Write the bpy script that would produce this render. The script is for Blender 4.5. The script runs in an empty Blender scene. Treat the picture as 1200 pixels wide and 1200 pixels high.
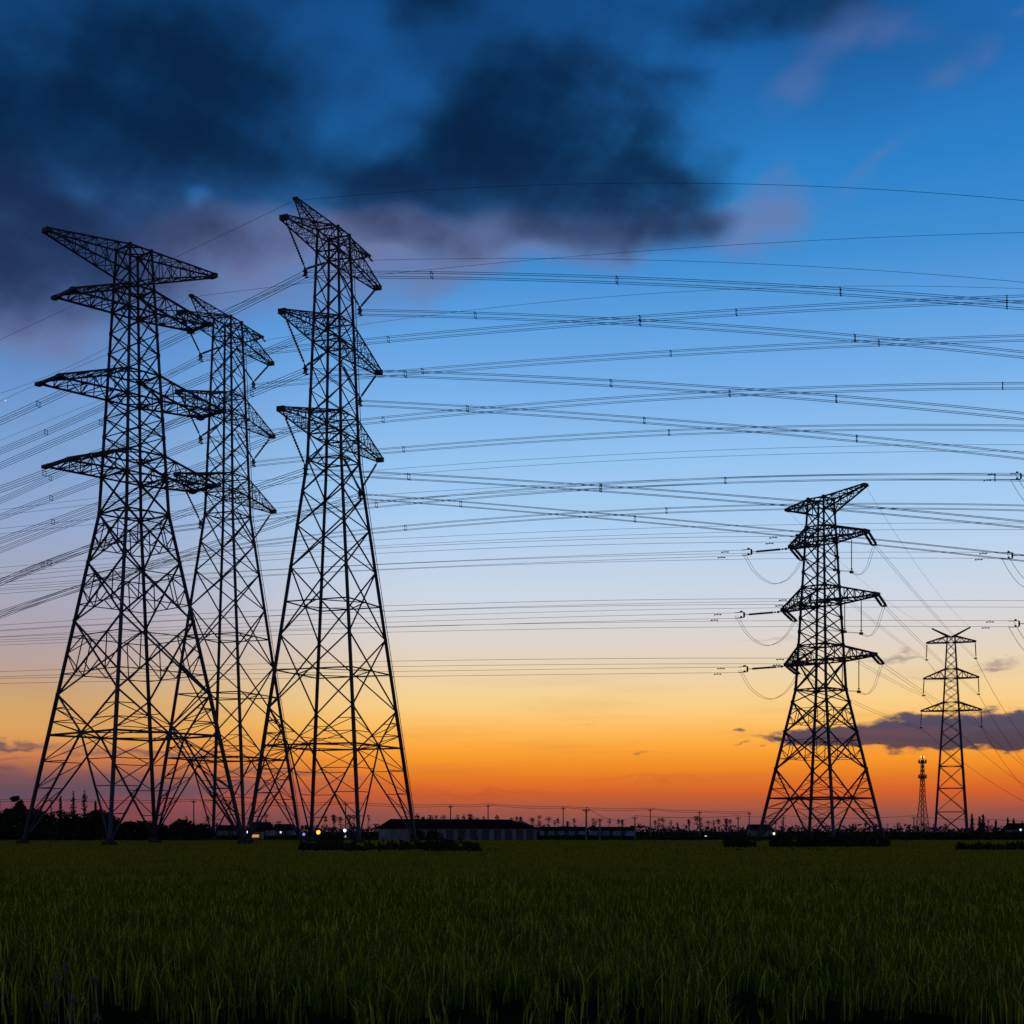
import bpy, math, random
import numpy as np
from mathutils import Vector

random.seed(7)
rng = np.random.default_rng(7)
sc = bpy.context.scene
COL = sc.collection
R = math.radians
F, H, HZ = 1700.0, 1.8, 974.0          # focal length and horizon of the photograph (1200 px wide), eye height in m


# ------------------------------------------------------------------ camera
cam = bpy.data.cameras.new('camera')
cam.sensor_width = 36.0
cam.lens = 36.0 * F / 1200.0
cam.shift_y = (HZ - 600.0) / 1200.0
cam.clip_start = 0.2
cam.clip_end = 30000.0
cam_o = bpy.data.objects.new('camera', cam)
cam_o.location = (0, 0, H)
cam_o.rotation_euler = (R(90), 0, 0)
COL.objects.link(cam_o)
sc.camera = cam_o
sc.view_settings.view_transform = 'Standard'
sc.view_settings.look = 'None'
sc.view_settings.exposure = 0.0
sc.view_settings.gamma = 1.0
sc.cycles.use_denoising = False
sc.cycles.max_bounces = 6


def lin(r, g, b):
    f = lambda c: (c / 255.0) / 12.92 if c / 255.0 <= 0.04045 else ((c / 255.0 + 0.055) / 1.055) ** 2.4
    return (f(r), f(g), f(b), 1.0)


# ------------------------------------------------------------------ world: dusk sky with clouds, all in azimuth / elevation
world = bpy.data.worlds.new('World')
sc.world = world
world.use_nodes = True
WT = world.node_tree
WT.nodes.clear()
WL = WT.links


class N:
    """tiny wrapper so that the sky maths stays readable"""
    def __init__(self, s): self.s = s


def sock(v):
    return v.s if isinstance(v, N) else v


def put(inp, v):
    if isinstance(v, N):
        WL.new(v.s, inp)
    else:
        inp.default_value = v


def M(op, a, b=None, c=None, clamp=False):
    n = WT.nodes.new('ShaderNodeMath')
    n.operation = op
    n.use_clamp = clamp
    put(n.inputs[0], a)
    if b is not None: put(n.inputs[1], b)
    if c is not None: put(n.inputs[2], c)
    return N(n.outputs[0])


def smooth(x, a, b):
    n = WT.nodes.new('ShaderNodeMapRange')
    n.interpolation_type = 'SMOOTHSTEP'
    put(n.inputs['Value'], x)
    n.inputs['From Min'].default_value = a
    n.inputs['From Max'].default_value = b
    n.inputs['To Min'].default_value = 0.0
    n.inputs['To Max'].default_value = 1.0
    return N(n.outputs['Result'])


def mix(f, a, b):
    n = WT.nodes.new('ShaderNodeMix')
    n.data_type = 'RGBA'
    put(n.inputs[0], f)
    put(n.inputs[6], a)
    put(n.inputs[7], b)
    return N(n.outputs[2])


def ramp(x, stops):
    n = WT.nodes.new('ShaderNodeValToRGB')
    cr = n.color_ramp
    cr.interpolation = 'LINEAR'
    while len(cr.elements) < len(stops): cr.elements.new(1.0)
    for e, (p, c) in zip(cr.elements, stops):
        e.position = p
    for e, (p, c) in zip(cr.elements, stops):
        e.position = p
        e.color = c
    put(n.inputs[0], x)
    return N(n.outputs['Color'])


def noise(x, y, z, scale, detail=3.0, rough=0.5):
    cmb = WT.nodes.new('ShaderNodeCombineXYZ')
    put(cmb.inputs[0], x); put(cmb.inputs[1], y); put(cmb.inputs[2], z)
    n = WT.nodes.new('ShaderNodeTexNoise')
    WL.new(cmb.outputs[0], n.inputs['Vector'])
    n.inputs['Scale'].default_value = scale
    n.inputs['Detail'].default_value = detail
    n.inputs['Roughness'].default_value = rough
    return N(n.outputs[0])


tc = WT.nodes.new('ShaderNodeTexCoord')
sep = WT.nodes.new('ShaderNodeSeparateXYZ')
WL.new(tc.outputs['Generated'], sep.inputs[0])
dx, dy, dz = N(sep.outputs[0]), N(sep.outputs[1]), N(sep.outputs[2])
az = M('ARCTAN2', dx, dy)                                                  # 0 straight ahead, + to the right
hyp = M('SQRT', M('MAXIMUM', M('ADD', M('MULTIPLY', dx, dx), M('MULTIPLY', dy, dy)), 1e-6))
te = M('DIVIDE', dz, hyp)                                                  # tangent of the elevation


def AZ(px): return math.atan((px - 600.0) / F)
def TE(px, py): return (HZ - py) / F * math.cos(AZ(px))


def g(y): return (HZ - y) / F * 0.985


SKY = [  # elevation row of the photograph, colour where the sky is clear (centre / right)
    (974, lin(110, 72, 80)), (958, lin(138, 82, 79)), (945, lin(168, 88, 64)), (931, lin(206, 94, 45)), (916, lin(226, 113, 37)),
    (900, lin(239, 137, 39)), (884, lin(250, 157, 48)), (866, lin(254, 176, 72)), (848, lin(254, 192, 98)), (828, lin(251, 206, 132)),
    (800, lin(241, 211, 160)), (770, lin(229, 211, 186)), (745, lin(220, 212, 206)), (705, lin(208, 214, 225)), (660, lin(192, 212, 235)),
    (610, lin(172, 206, 240)), (540, lin(150, 197, 241)), (450, lin(119, 176, 233)), (370, lin(93, 159, 224)),
    (300, lin(64, 143, 212)), (200, lin(42, 128, 200)), (100, lin(36, 112, 186)), (0, lin(28, 100, 172))]
TMAX = 1.3
stops = [(g(y) / TMAX, c) for y, c in SKY] + [(0.62, lin(26, 92, 160)), (1.0, lin(24, 78, 140))]
clear = ramp(M('DIVIDE', te, TMAX), stops)
# the left of the view is duller and pinker low down
SKYL = [(974, lin(96, 58, 74)), (958, lin(112, 64, 78)), (942, lin(128, 72, 84)), (925, lin(110, 74, 86)), (905, lin(150, 96, 84)), (890, lin(206, 122, 72)), (868, lin(220, 158, 90)),
        (845, lin(216, 164, 100)), (815, lin(202, 162, 118)), (790, lin(188, 162, 148)), (755, lin(174, 162, 170)), (715, lin(168, 166, 184)), (670, lin(160, 168, 194)),
        (620, lin(145, 167, 206)), (540, lin(124, 160, 208)), (450, lin(100, 146, 206)), (370, lin(80, 134, 200)), (300, lin(58, 122, 190)),
        (200, lin(40, 106, 176)), (100, lin(30, 94, 164)), (0, lin(22, 80, 146))]
stopsL = [(g(y) / TMAX, c) for y, c in SKYL] + [(0.62, lin(22, 78, 140)), (1.0, lin(20, 70, 128))]
dull = ramp(M('DIVIDE', te, TMAX), stopsL)
sky = mix(smooth(az, AZ(520), AZ(30)), clear, dull)
# away from the afterglow (behind the camera) the dusk is plain blue
back = ramp(M('DIVIDE', te, TMAX), [(0.0, lin(120, 112, 136)), (0.08, lin(156, 142, 160)), (0.2, lin(136, 150, 190)), (0.45, lin(84, 126, 184)), (1.0, lin(40, 92, 152))])
sky = mix(smooth(M('ABSOLUTE', az), 0.75, 1.9), sky, back)

# --- clouds
wob = noise(az, M('MULTIPLY', te, 1.25), 0.3, 6.0, 3.0, 0.5)
wob2 = noise(M('ADD', az, 7.3), M('MULTIPLY', te, 1.25), 1.7, 6.0, 3.0, 0.5)
wx = M('ADD', az, M('MULTIPLY', M('SUBTRACT', wob, 0.5), 0.16))
wy = M('ADD', te, M('MULTIPLY', M('SUBTRACT', wob2, 0.5), 0.12))


def blob(px, py, rx, ry, x=None, y=None, inner=0.0, weight=1.0, rot=0.0):
    x = wx if x is None else x
    y = wy if y is None else y
    u = M('SUBTRACT', x, AZ(px)); v = M('SUBTRACT', y, TE(px, py))
    if rot:
        c, s = math.cos(R(rot)), math.sin(R(rot))
        u, v = M('ADD', M('MULTIPLY', u, c), M('MULTIPLY', v, s)), M('SUBTRACT', M('MULTIPLY', v, c), M('MULTIPLY', u, s))
    u = M('MULTIPLY', u, F / rx); v = M('MULTIPLY', v, F / ry)
    d = M('SQRT', M('ADD', M('MULTIPLY', u, u), M('MULTIPLY', v, v)))
    o = smooth(d, 1.0, inner)
    return o if weight == 1.0 else M('MULTIPLY', o, weight)


def union(bs):
    o = M('SUBTRACT', 1.0, bs[0])
    for b in bs[1:]:
        o = M('MULTIPLY', o, M('SUBTRACT', 1.0, b))
    return M('SUBTRACT', 1.0, o)


# pale mauve skirts first, then the dark bodies above them
skirt = union([blob(300, 320, 330, 100, inner=0.2, weight=0.85), blob(60, 395, 210, 80, weight=0.75), blob(640, 265, 260, 75, inner=0.2, weight=0.9),
               blob(870, 285, 120, 60, weight=0.75), blob(930, 245, 85, 62, inner=0.1, weight=0.75), blob(440, 285, 190, 70, inner=0.2, weight=0.85),
               blob(690, 380, 90, 22, weight=0.25), blob(920, 115, 80, 50, weight=0.36, rot=35), blob(1040, 190, 100, 34, weight=0.35, rot=40), blob(1100, 78, 70, 44, weight=0.38, rot=40),
               blob(1000, 40, 150, 70, weight=0.42), blob(1160, 8, 30, 14, weight=0.35)])
dark = union([blob(170, 110, 330, 175, inner=0.3, weight=0.92), blob(20, 300, 290, 125, inner=0.2, weight=0.9), blob(640, 120, 240, 115, inner=0.35, weight=0.97),
              blob(480, 195, 210, 75, inner=0.1, weight=0.85), blob(735, 220, 165, 95, inner=0.35, weight=0.97), blob(800, 275, 90, 40, weight=0.8), blob(260, 280, 190, 62, weight=0.62),
              blob(880, 15, 230, 66, inner=0.1, weight=0.66), blob(560, -40, 420, 80, weight=0.75), blob(690, 262, 150, 45, weight=0.55),
              blob(300, -120, 600, 150, inner=0.2, weight=0.85), blob(-200, 150, 300, 330, inner=0.3, weight=0.9), blob(500, 262, 180, 48, weight=0.55)])
holes = union([blob(430, 95, 105, 80, weight=0.42), blob(236, 240, 32, 24, weight=0.5), blob(15, 70, 60, 60, weight=0.2), blob(395, 15, 80, 45, weight=0.36),
               blob(20, 215, 55, 40, weight=0.28), blob(455, 150, 60, 26, weight=0.34), blob(790, 120, 60, 26, weight=0.2), blob(330, 60, 60, 50, weight=0.15)])
streak = noise(M('MULTIPLY', az, 1.0), M('ADD', M('MULTIPLY', te, 1.3), M('MULTIPLY', az, 0.35)), 4.0, 11.0, 4.0, 0.55)
streak_s = smooth(streak, 0.25, 0.72)
fine = noise(M('ADD', az, M('MULTIPLY', te, 0.6)), M('MULTIPLY', te, 1.5), 9.0, 26.0, 3.0, 0.5)
ra, rb_ = math.cos(R(58)), math.sin(R(58))
ru = M('ADD', M('MULTIPLY', az, ra), M('MULTIPLY', te, rb_)); rv = M('SUBTRACT', M('MULTIPLY', te, ra), M('MULTIPLY', az, rb_))
rays = noise(M('ADD', M('MULTIPLY', ru, 0.32), M('MULTIPLY', wob, 0.02)), M('MULTIPLY', rv, 1.25), 2.5, 17.0, 4.0, 0.6)
dens = M('ADD', M('SUBTRACT', dark, M('MULTIPLY', holes, 0.75)), M('ADD', M('MULTIPLY', M('SUBTRACT', streak, 0.5), 0.95), M('ADD', M('MULTIPLY', M('SUBTRACT', fine, 0.5), 0.4), M('MULTIPLY', M('SUBTRACT', rays, 0.5), 0.55))))
dens = M('MULTIPLY', smooth(dens, -0.05, 1.2), M('MULTIPLY', smooth(dark, 0.02, 0.3), 0.97))
sk = M('MULTIPLY', smooth(M('ADD', skirt, M('ADD', M('MULTIPLY', M('SUBTRACT', streak, 0.5), 0.7), M('ADD', M('MULTIPLY', M('SUBTRACT', rays, 0.5), 0.7), M('MULTIPLY', M('SUBTRACT', fine, 0.5), 0.5)))), 0.0, 1.15), smooth(skirt, 0.02, 0.4))
veil = union([blob(250, 60, 620, 330, inner=0.35, weight=0.9), blob(-150, 200, 500, 250, inner=0.3, weight=0.8), blob(700, -60, 420, 190, inner=0.2, weight=0.7), blob(640, 190, 300, 160, inner=0.1, weight=0.5), blob(560, 20, 260, 120, inner=0.2, weight=0.7), blob(960, 50, 260, 150, weight=0.42), blob(420, 150, 260, 150, inner=0.2, weight=0.6)])
vn = M('ADD', 0.5, M('ADD', M('MULTIPLY', streak, 0.55), M('MULTIPLY', rays, 0.5)))
veilf = M('MULTIPLY', M('MULTIPLY', veil, vn), M('SUBTRACT', 1.0, M('MULTIPLY', holes, 0.8)), clamp=True)
sky = mix(M('MULTIPLY', veilf, 0.9), sky, mix(smooth(te, TE(300, 360), TE(300, 190)), lin(70, 84, 126), lin(16, 62, 112)))
sky = mix(M('MULTIPLY', sk, 0.74), sky, lin(118, 120, 158))
body = mix(smooth(te, TE(300, 330), TE(300, 150)), lin(30, 48, 86), lin(8, 34, 66))
sky = mix(dens, sky, body)

# --- low clouds over the glow: crisper edges
lw = noise(M('MULTIPLY', az, 1.0), M('MULTIPLY', te, 2.5), 5.0, 40.0, 4.0, 0.55)
lw2 = noise(M('MULTIPLY', az, 1.0), M('MULTIPLY', te, 2.5), 8.0, 28.0, 3.0, 0.55)
lx = M('ADD', az, M('MULTIPLY', M('SUBTRACT', lw2, 0.5), 0.05))
ly = M('ADD', te, M('MULTIPLY', M('SUBTRACT', lw, 0.5), 0.022))
LB = lambda px, py, rx, ry, inner=0.72, weight=1.0, rot=0.0: blob(px, py, rx, ry, lx, ly, inner, weight, rot)
low = union([LB(1130, 858, 150, 25), LB(1230, 855, 150, 27), LB(1010, 864, 110, 15), LB(930, 864, 70, 6, 0.3), LB(1400, 860, 180, 26),
             LB(861, 856, 13, 4, 0.3, 0.85), LB(863, 874, 9, 2.6, 0.2, 0.4), LB(890, 876, 10, 2.6, 0.2, 0.4), LB(757, 885, 16, 3.2, 0.1, 0.45)])
sky = mix(M('MULTIPLY', low, 0.97), sky, mix(smooth(te, TE(1100, 880), TE(1100, 840)), lin(70, 60, 76), lin(70, 70, 96)))
wisp = union([LB(1050, 771, 44, 6, 0.0, 0.6), LB(1165, 779, 36, 6, 0.0, 0.75), LB(905, 750, 60, 5, 0.0, 0.25), LB(1100, 795, 40, 4, 0.0, 0.2)])
sky = mix(wisp, sky, lin(140, 122, 130))
lwisp = union([LB(-20, 873, 130, 7, 0.2, 0.85), LB(170, 882, 150, 6, 0.1, 0.7), LB(330, 905, 100, 7, 0.1, 0.6), LB(-10, 889, 60, 4, 0.1, 0.4),
               LB(400, 915, 60, 4, 0.1, 0.3)])
sky = mix(lwisp, sky, lin(96, 80, 94))
lbank = union([blob(20, 922, 330, 22, az, ly, 0.35, 0.8), blob(250, 925, 200, 12, az, ly, 0.2, 0.4), blob(-200, 915, 250, 30, az, ly, 0.4, 0.8)])
sky = mix(lbank, sky, lin(98, 78, 92))
band = union([blob(560, 930, 160, 6, az, ly, 0.0, 0.22), blob(760, 912, 120, 5, az, ly, 0.0, 0.18), blob(690, 851, 40, 4, lx, ly, 0.0, 0.12)])
sky = mix(band, sky, lin(150, 76, 52))
# the evening star low in the left of the view
star = blob(6.3, 469.3, 1.25, 1.25, az, te, 0.1)
hz_s = noise(M('MULTIPLY', az, 2.2), M('MULTIPLY', te, 24.0), 12.0, 3.0, 4.0, 0.55)
hz_f = M('MULTIPLY', smooth(hz_s, 0.46, 0.72), smooth(te, 0.15, 0.04))
sky = mix(M('MULTIPLY', hz_f, 0.2), sky, lin(176, 96, 62))
sky = mix(star, sky, (1.0, 0.75, 0.7, 1))
sky = mix(smooth(te, -0.002, -0.02), sky, (0.004, 0.004, 0.004, 1))
bg = WT.nodes.new('ShaderNodeBackground')
put(bg.inputs['Color'], sky)
bg.inputs['Strength'].default_value = 1.0
wo = WT.nodes.new('ShaderNodeOutputWorld')
WL.new(bg.outputs[0], wo.inputs['Surface'])


# ------------------------------------------------------------------ materials
def mat(name, col, rough=0.7, metal=0.0, var=0.0, vscale=1.0, col2=None, emit=None, estr=0.0, island=False, spec=0.3):
    m = bpy.data.materials.new(name)
    m.use_nodes = True
    nt = m.node_tree
    b = nt.nodes['Principled BSDF']
    b.inputs['Roughness'].default_value = rough
    b.inputs['Metallic'].default_value = metal
    b.inputs['Specular IOR Level'].default_value = spec
    c1 = tuple(col) + (1,)
    b.inputs['Base Color'].default_value = c1
    if col2 is not None:
        mx = nt.nodes.new('ShaderNodeMix'); mx.data_type = 'RGBA'
        mx.inputs[6].default_value = c1
        mx.inputs[7].default_value = tuple(col2) + (1,)
        if island:
            ge = nt.nodes.new('ShaderNodeNewGeometry')
            nt.links.new(ge.outputs['Random Per Island'], mx.inputs[0])
        else:
            t = nt.nodes.new('ShaderNodeTexCoord')
            n = nt.nodes.new('ShaderNodeTexNoise')
            n.inputs['Scale'].default_value = vscale
            n.inputs['Detail'].default_value = 5
            rr = nt.nodes.new('ShaderNodeMapRange')
            rr.inputs['From Min'].default_value = 0.35
            rr.inputs['From Max'].default_value = 0.65
            nt.links.new(t.outputs['Object'], n.inputs['Vector'])
            nt.links.new(n.outputs[0], rr.inputs[0])
            nt.links.new(rr.outputs[0], mx.inputs[0])
        nt.links.new(mx.outputs[2], b.inputs['Base Color'])
    if emit:
        b.inputs['Emission Color'].default_value = tuple(emit) + (1,)
        b.inputs['Emission Strength'].default_value = estr
    return m


STEEL = mat('galvanised_steel', (0.007, 0.0085, 0.011), 0.7, 0.0, vscale=0.6, col2=(0.014, 0.017, 0.022), spec=0.25)
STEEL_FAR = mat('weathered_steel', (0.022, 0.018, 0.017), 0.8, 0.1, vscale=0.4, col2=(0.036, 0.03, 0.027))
CONC = mat('footing_concrete', (0.018, 0.018, 0.016), 0.95, vscale=1.2, col2=(0.03, 0.03, 0.027), spec=0.05)
INSUL = mat('brown_insulator', (0.03, 0.018, 0.014), 0.35, vscale=2, col2=(0.045, 0.028, 0.02), spec=0.5)
WIRE = mat('aluminium_wire', (0.03, 0.033, 0.038), 0.55, 0.3, vscale=0.3, col2=(0.05, 0.053, 0.058))
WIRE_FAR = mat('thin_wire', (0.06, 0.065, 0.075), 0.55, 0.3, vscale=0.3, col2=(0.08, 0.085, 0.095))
LEAF = mat('dark_foliage', (0.010, 0.015, 0.005), 0.8, col2=(0.02, 0.028, 0.009), island=True, spec=0.05)
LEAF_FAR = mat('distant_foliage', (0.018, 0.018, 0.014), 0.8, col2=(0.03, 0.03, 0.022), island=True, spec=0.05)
BARK = mat('bark', (0.035, 0.028, 0.022), 0.9, vscale=3, col2=(0.06, 0.05, 0.04))
POLE = mat('pole_concrete', (0.06, 0.055, 0.05), 0.9, vscale=1.0, col2=(0.09, 0.085, 0.08))
WALL = mat('whitewashed_wall', (0.07, 0.066, 0.07), 0.9, vscale=0.35, col2=(0.125, 0.12, 0.125))
WALLB = mat('bluish_panel', (0.06, 0.08, 0.14), 0.7, vscale=0.4, col2=(0.11, 0.14, 0.22))
ROOF = mat('dark_roof_tiles', (0.007, 0.005, 0.005), 0.95, vscale=1.2, col2=(0.016, 0.011, 0.010), spec=0.0)
DOORM = mat('dark_doorway', (0.012, 0.012, 0.013), 0.6, vscale=2, col2=(0.02, 0.02, 0.02))


# ------------------------------------------------------------------ mesh helpers
class MB:
    def __init__(self): self.v = []; self.f = []

    def bar(self, p, q, r, r2=None):
        p, q = Vector(p), Vector(q)
        d = q - p
        if d.length < 1e-4: return
        d.normalize()
        up = Vector((0, 0, 1)) if abs(d.z) < 0.95 else Vector((1, 0, 0))
        x = d.cross(up).normalized(); y = d.cross(x)
        r2 = r if r2 is None else r2
        n = len(self.v)
        for c, rr in ((p, r), (q, r2)):
            for a, b in ((-1, -1), (1, -1), (1, 1), (-1, 1)):
                self.v.append(c + x * (a * rr) + y * (b * rr))
        self.f += [(n, n + 1, n + 5, n + 4), (n + 1, n + 2, n + 6, n + 5), (n + 2, n + 3, n + 7, n + 6), (n + 3, n, n + 4, n + 7), (n + 3, n + 2, n + 1, n), (n + 4, n + 5, n + 6, n + 7)]

    def box(self, c, sx, sy, sz, yaw=0.0):
        n = len(self.v)
        cs, sn = math.cos(yaw), math.sin(yaw)
        for z in (-.5, .5):
            for a, b in ((-.5, -.5), (.5, -.5), (.5, .5), (-.5, .5)):
                x, y = a * sx, b * sy
                self.v.append(Vector((c[0] + x * cs - y * sn, c[1] + x * sn + y * cs, c[2] + z * sz)))
        self.f += [(n, n + 1, n + 5, n + 4), (n + 1, n + 2, n + 6, n + 5), (n + 2, n + 3, n + 7, n + 6), (n + 3, n, n + 4, n + 7), (n + 3, n + 2, n + 1, n), (n + 4, n + 5, n + 6, n + 7)]

    def tube(self, pts, r, sides=5, radii=None, cap=True):
        pts = [Vector(p) for p in pts]
        n0 = len(self.v)
        for i, p in enumerate(pts):
            d = (pts[min(i + 1, len(pts) - 1)] - pts[max(i - 1, 0)])
            d = d.normalized() if d.length > 1e-9 else Vector((0, 0, 1))
            up = Vector((0, 0, 1)) if abs(d.z) < 0.9 else Vector((1, 0, 0))
            x = d.cross(up).normalized(); y = d.cross(x)
            rr = r if radii is None else radii[i]
            for k in range(sides):
                a = 2 * math.pi * k / sides
                self.v.append(p + x * (math.cos(a) * rr) + y * (math.sin(a) * rr))
        for i in range(len(pts) - 1):
            for k in range(sides):
                a = n0 + i * sides + k; b = n0 + i * sides + (k + 1) % sides
                self.f.append((a, b, b + sides, a + sides))
        if cap:
            self.f.append(tuple(n0 + k for k in reversed(range(sides))))
            e = n0 + (len(pts) - 1) * sides
            self.f.append(tuple(e + k for k in range(sides)))

    def discs(self, p, q, r, n, core=0.35, sides=8):
        """a ribbed insulator string from p to q"""
        p, q = Vector(p), Vector(q)
        pts, rad = [], []
        for i in range(n):
            t0 = i / n
            for t, k in ((0.0, core), (0.25, 1.0), (0.5, 1.0), (0.75, core)):
                pts.append(p.lerp(q, t0 + t / n)); rad.append(r * k)
        pts.append(q); rad.append(r * core)
        self.tube(pts, r, sides, rad)

    def poly(self, pts): 
        n = len(self.v)
        self.v += [Vector(p) for p in pts]
        self.f.append(tuple(range(n, n + len(pts))))

    def build(self, name, m, parent=None):
        me = bpy.data.meshes.new(name)
        me.from_pydata([tuple(v) for v in self.v], [], self.f)
        me.materials.append(m)
        o = bpy.data.objects.new(name, me)
        COL.objects.link(o)
        if parent is not None: o.parent = parent
        return o


def npmesh(name, V, Q, m, parent=None):
    """V (n,3) points, Q (k,4) quads"""
    me = bpy.data.meshes.new(name)
    V = np.asarray(V, np.float32); Q = np.asarray(Q, np.int32)
    me.vertices.add(len(V)); me.vertices.foreach_set('co', V.ravel())
    me.loops.add(Q.size); me.loops.foreach_set('vertex_index', Q.ravel())
    me.polygons.add(len(Q)); me.polygons.foreach_set('loop_start', np.arange(len(Q), dtype=np.int32) * 4)
    me.update(calc_edges=True)
    me.materials.append(m)
    o = bpy.data.objects.new(name, me)
    COL.objects.link(o)
    if parent is not None: o.parent = parent
    return o


def tag(o, label=None, cat=None, group=None, kind=None):
    if label: o['label'] = label
    if cat: o['category'] = cat
    if group: o['group'] = group
    if kind: o['kind'] = kind
    return o


def empty(name, loc, yaw=0.0):
    o = bpy.data.objects.new(name, None)
    o.location = loc; o.rotation_euler = (0, 0, yaw)
    o.empty_display_size = 1.0
    COL.objects.link(o)
    return o


def copy_tree(o, parent=None):
    c = o.copy(); COL.objects.link(c)
    if parent is not None: c.parent = parent
    for ch in list(o.children): copy_tree(ch, c)
    return c


def at(px, py, Y):
    """the point at depth Y that the photograph shows at px, py"""
    return Vector(((px - 600.0) / F * Y, Y, H + (HZ - py) / F * Y))


# ------------------------------------------------------------------ ground
gm = mat('field_soil', (0.006, 0.0055, 0.0025), 1.0, vscale=0.35, col2=(0.012, 0.011, 0.004), spec=0.0)
V, Q = [], []
ys = [0.0, 3, 8, 14, 25, 45, 80, 140, 250, 500, 1000, 2500, 6000]
ys = [-60.0, -20.0] + ys
xs = [-4000.0, -1200, -400, -150, -60, -20, 0, 20, 60, 150, 400, 1200, 4000]
for y in ys:
    for x in xs: V.append((x, y, 0.0))
nx = len(xs)
for j in range(len(ys) - 1):
    for i in range(nx - 1):
        a = j * nx + i
        Q.append((a, a + 1, a + 1 + nx, a + nx))
tag(npmesh('field_ground', V, Q, gm), 'flat dark field soil reaching the horizon', 'ground', kind='structure')


# ------------------------------------------------------------------ lattice towers
def lerp(a, b, t): return a + (b - a) * t


def width_fn(prof):
    def w(z):
        for (z0, w0), (z1, w1) in zip(prof, prof[1:]):
            if z <= z1: return lerp(w0, w1, (z - z0) / (z1 - z0))
        return prof[-1][1]
    return w


CORN = ((-1, -1), (1, -1), (1, 1), (-1, 1))


def zigzag(mb, p0, p1, q0, q1, n, r):
    """redundant members between a leg (p0-p1) and a brace (q0-q1) that meet at p1 = q1"""
    for i in range(1, n):
        t = i / n
        a = Vector(p0).lerp(p1, t); b = Vector(q0).lerp(q1, t)
        mb.bar(a, b, r)
        b2 = Vector(q0).lerp(q1, (i - 1) / n) if i > 1 else Vector(q0)
        mb.bar(a, b2, r * 0.9)


def tower_body(root, w, levels, rl, rb, steel, lower=(), foot=None, rings=(), sec=0.04, gus=0.28):
    """levels: heights of X panels (bottom to top); lower: indices of panels with redundant members;
       foot: (height of the K ring) for the bottom panel"""
    c = lambda k, z: Vector((CORN[k][0] * w(z) / 2, CORN[k][1] * w(z) / 2, z))
    for k in range(4):                                            # each leg its own mesh, with gusset plates at its joints
        mb = MB()
        zs = [0.0] + [z for z in levels]
        for z0, z1 in zip(zs, zs[1:]):
            s0 = 1.15 if z0 < levels[0] else 1.0
            sc_ = lerp(1.15, 0.72, z0 / levels[-1])
            mb.bar(c(k, z0), c(k, z1), rl * sc_)
        for z in levels:
            gg = gus * lerp(1.0, 0.8, z / levels[-1])
            mb.box(c(k, z), gg, gg, gg * 1.3)
        mb.build('leg', steel, root)
        fb = MB(); p = c(k, 0)
        fb.box((p.x, p.y, 0.2), 1.3, 1.3, 0.7); fb.box((p.x, p.y, 0.72), 0.8, 0.8, 0.34)
        fb.build('footing', CONC, root)
    split = levels[max(lower) + 1] if lower else levels[len(levels) // 3]
    parts = {'lower_bracing': MB(), 'upper_bracing': MB()}
    for i, (z0, z1) in enumerate(zip(levels, levels[1:])):
        mb = parts['lower_bracing'] if z1 <= split + 0.01 else parts['upper_bracing']
        big = (z1 - z0) > 4.4
        for k in range(4):
            j = (k + 1) % 4
            a0, b0, a1, b1 = c(k, z0), c(j, z0), c(k, z1), c(j, z1)
            r = rb * (1.0 if big else 0.72)
            mb.bar(a0, b1, r); mb.bar(b0, a1, r)
            t = w(z0) / (w(z0) + w(z1))
            x = a0.lerp(b1, t)
            if i in lower:
                for L0, L1 in ((a0, a1), (b0, b1)):
                    m0 = L0.lerp(x, 0.5); m1 = L1.lerp(x, 0.5); lm = L0.lerp(L1, t)
                    mb.bar(m0, L0.lerp(L1, t * 0.5), sec); mb.bar(m0, lm, sec); mb.bar(m1, lm, sec)
                    mb.bar(m1, lm.lerp(L1, 0.5), sec); mb.bar(m0, m1, sec)
                mt = a1.lerp(b1, 0.5)
                mb.bar(a1.lerp(x, 0.5), b1.lerp(x, 0.5), sec)
                q0, q1 = a0.lerp(x, 0.5), b0.lerp(x, 0.5)
                mb.bar(q0, q1, sec); mb.bar(q0.lerp(q1, 0.5), q0.lerp(x, 0.5), sec); mb.bar(q0.lerp(q1, 0.5), q1.lerp(x, 0.5), sec)
            else:
                mb.box(x, gus * 0.55, gus * 0.55, gus * 0.55)
    if foot:
        zr, z1 = foot, levels[0]
        mb = parts['lower_bracing']
        for k in range(4):
            j = (k + 1) % 4
            a0, b0, a1, b1 = c(k, 0.5), c(j, 0.5), c(k, z1), c(j, z1)
            ar, br = c(k, zr), c(j, zr)
            m = ar.lerp(br, 0.5)
            mb.bar(m, a1, rb); mb.bar(m, b1, rb); mb.bar(m, a0, rb * 1.1); mb.bar(m, b0, rb * 1.1)
            mb.box(m, gus, gus, gus)
            zigzag(mb, ar, a1, m, a1, 3, sec); zigzag(mb, br, b1, m, b1, 3, sec)
            zigzag(mb, ar, a0, m, a0, 4, sec); zigzag(mb, br, b0, m, b0, 4, sec)
    for nm, mb in parts.items():
        if mb.v: mb.build(nm, steel, root)
    for z in rings:
        mb = MB()
        for k in range(4):
            a, b, d = c(k, z), c((k + 1) % 4, z), c((k + 2) % 4, z)
            mb.bar(a, b, rb * (1.35 if foot and z == foot else 1.0))
            mb.bar(a.lerp(b, 0.5), b.lerp(d, 0.5), rb * 0.75)
        mb.build('diaphragm', steel, root)


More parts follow.
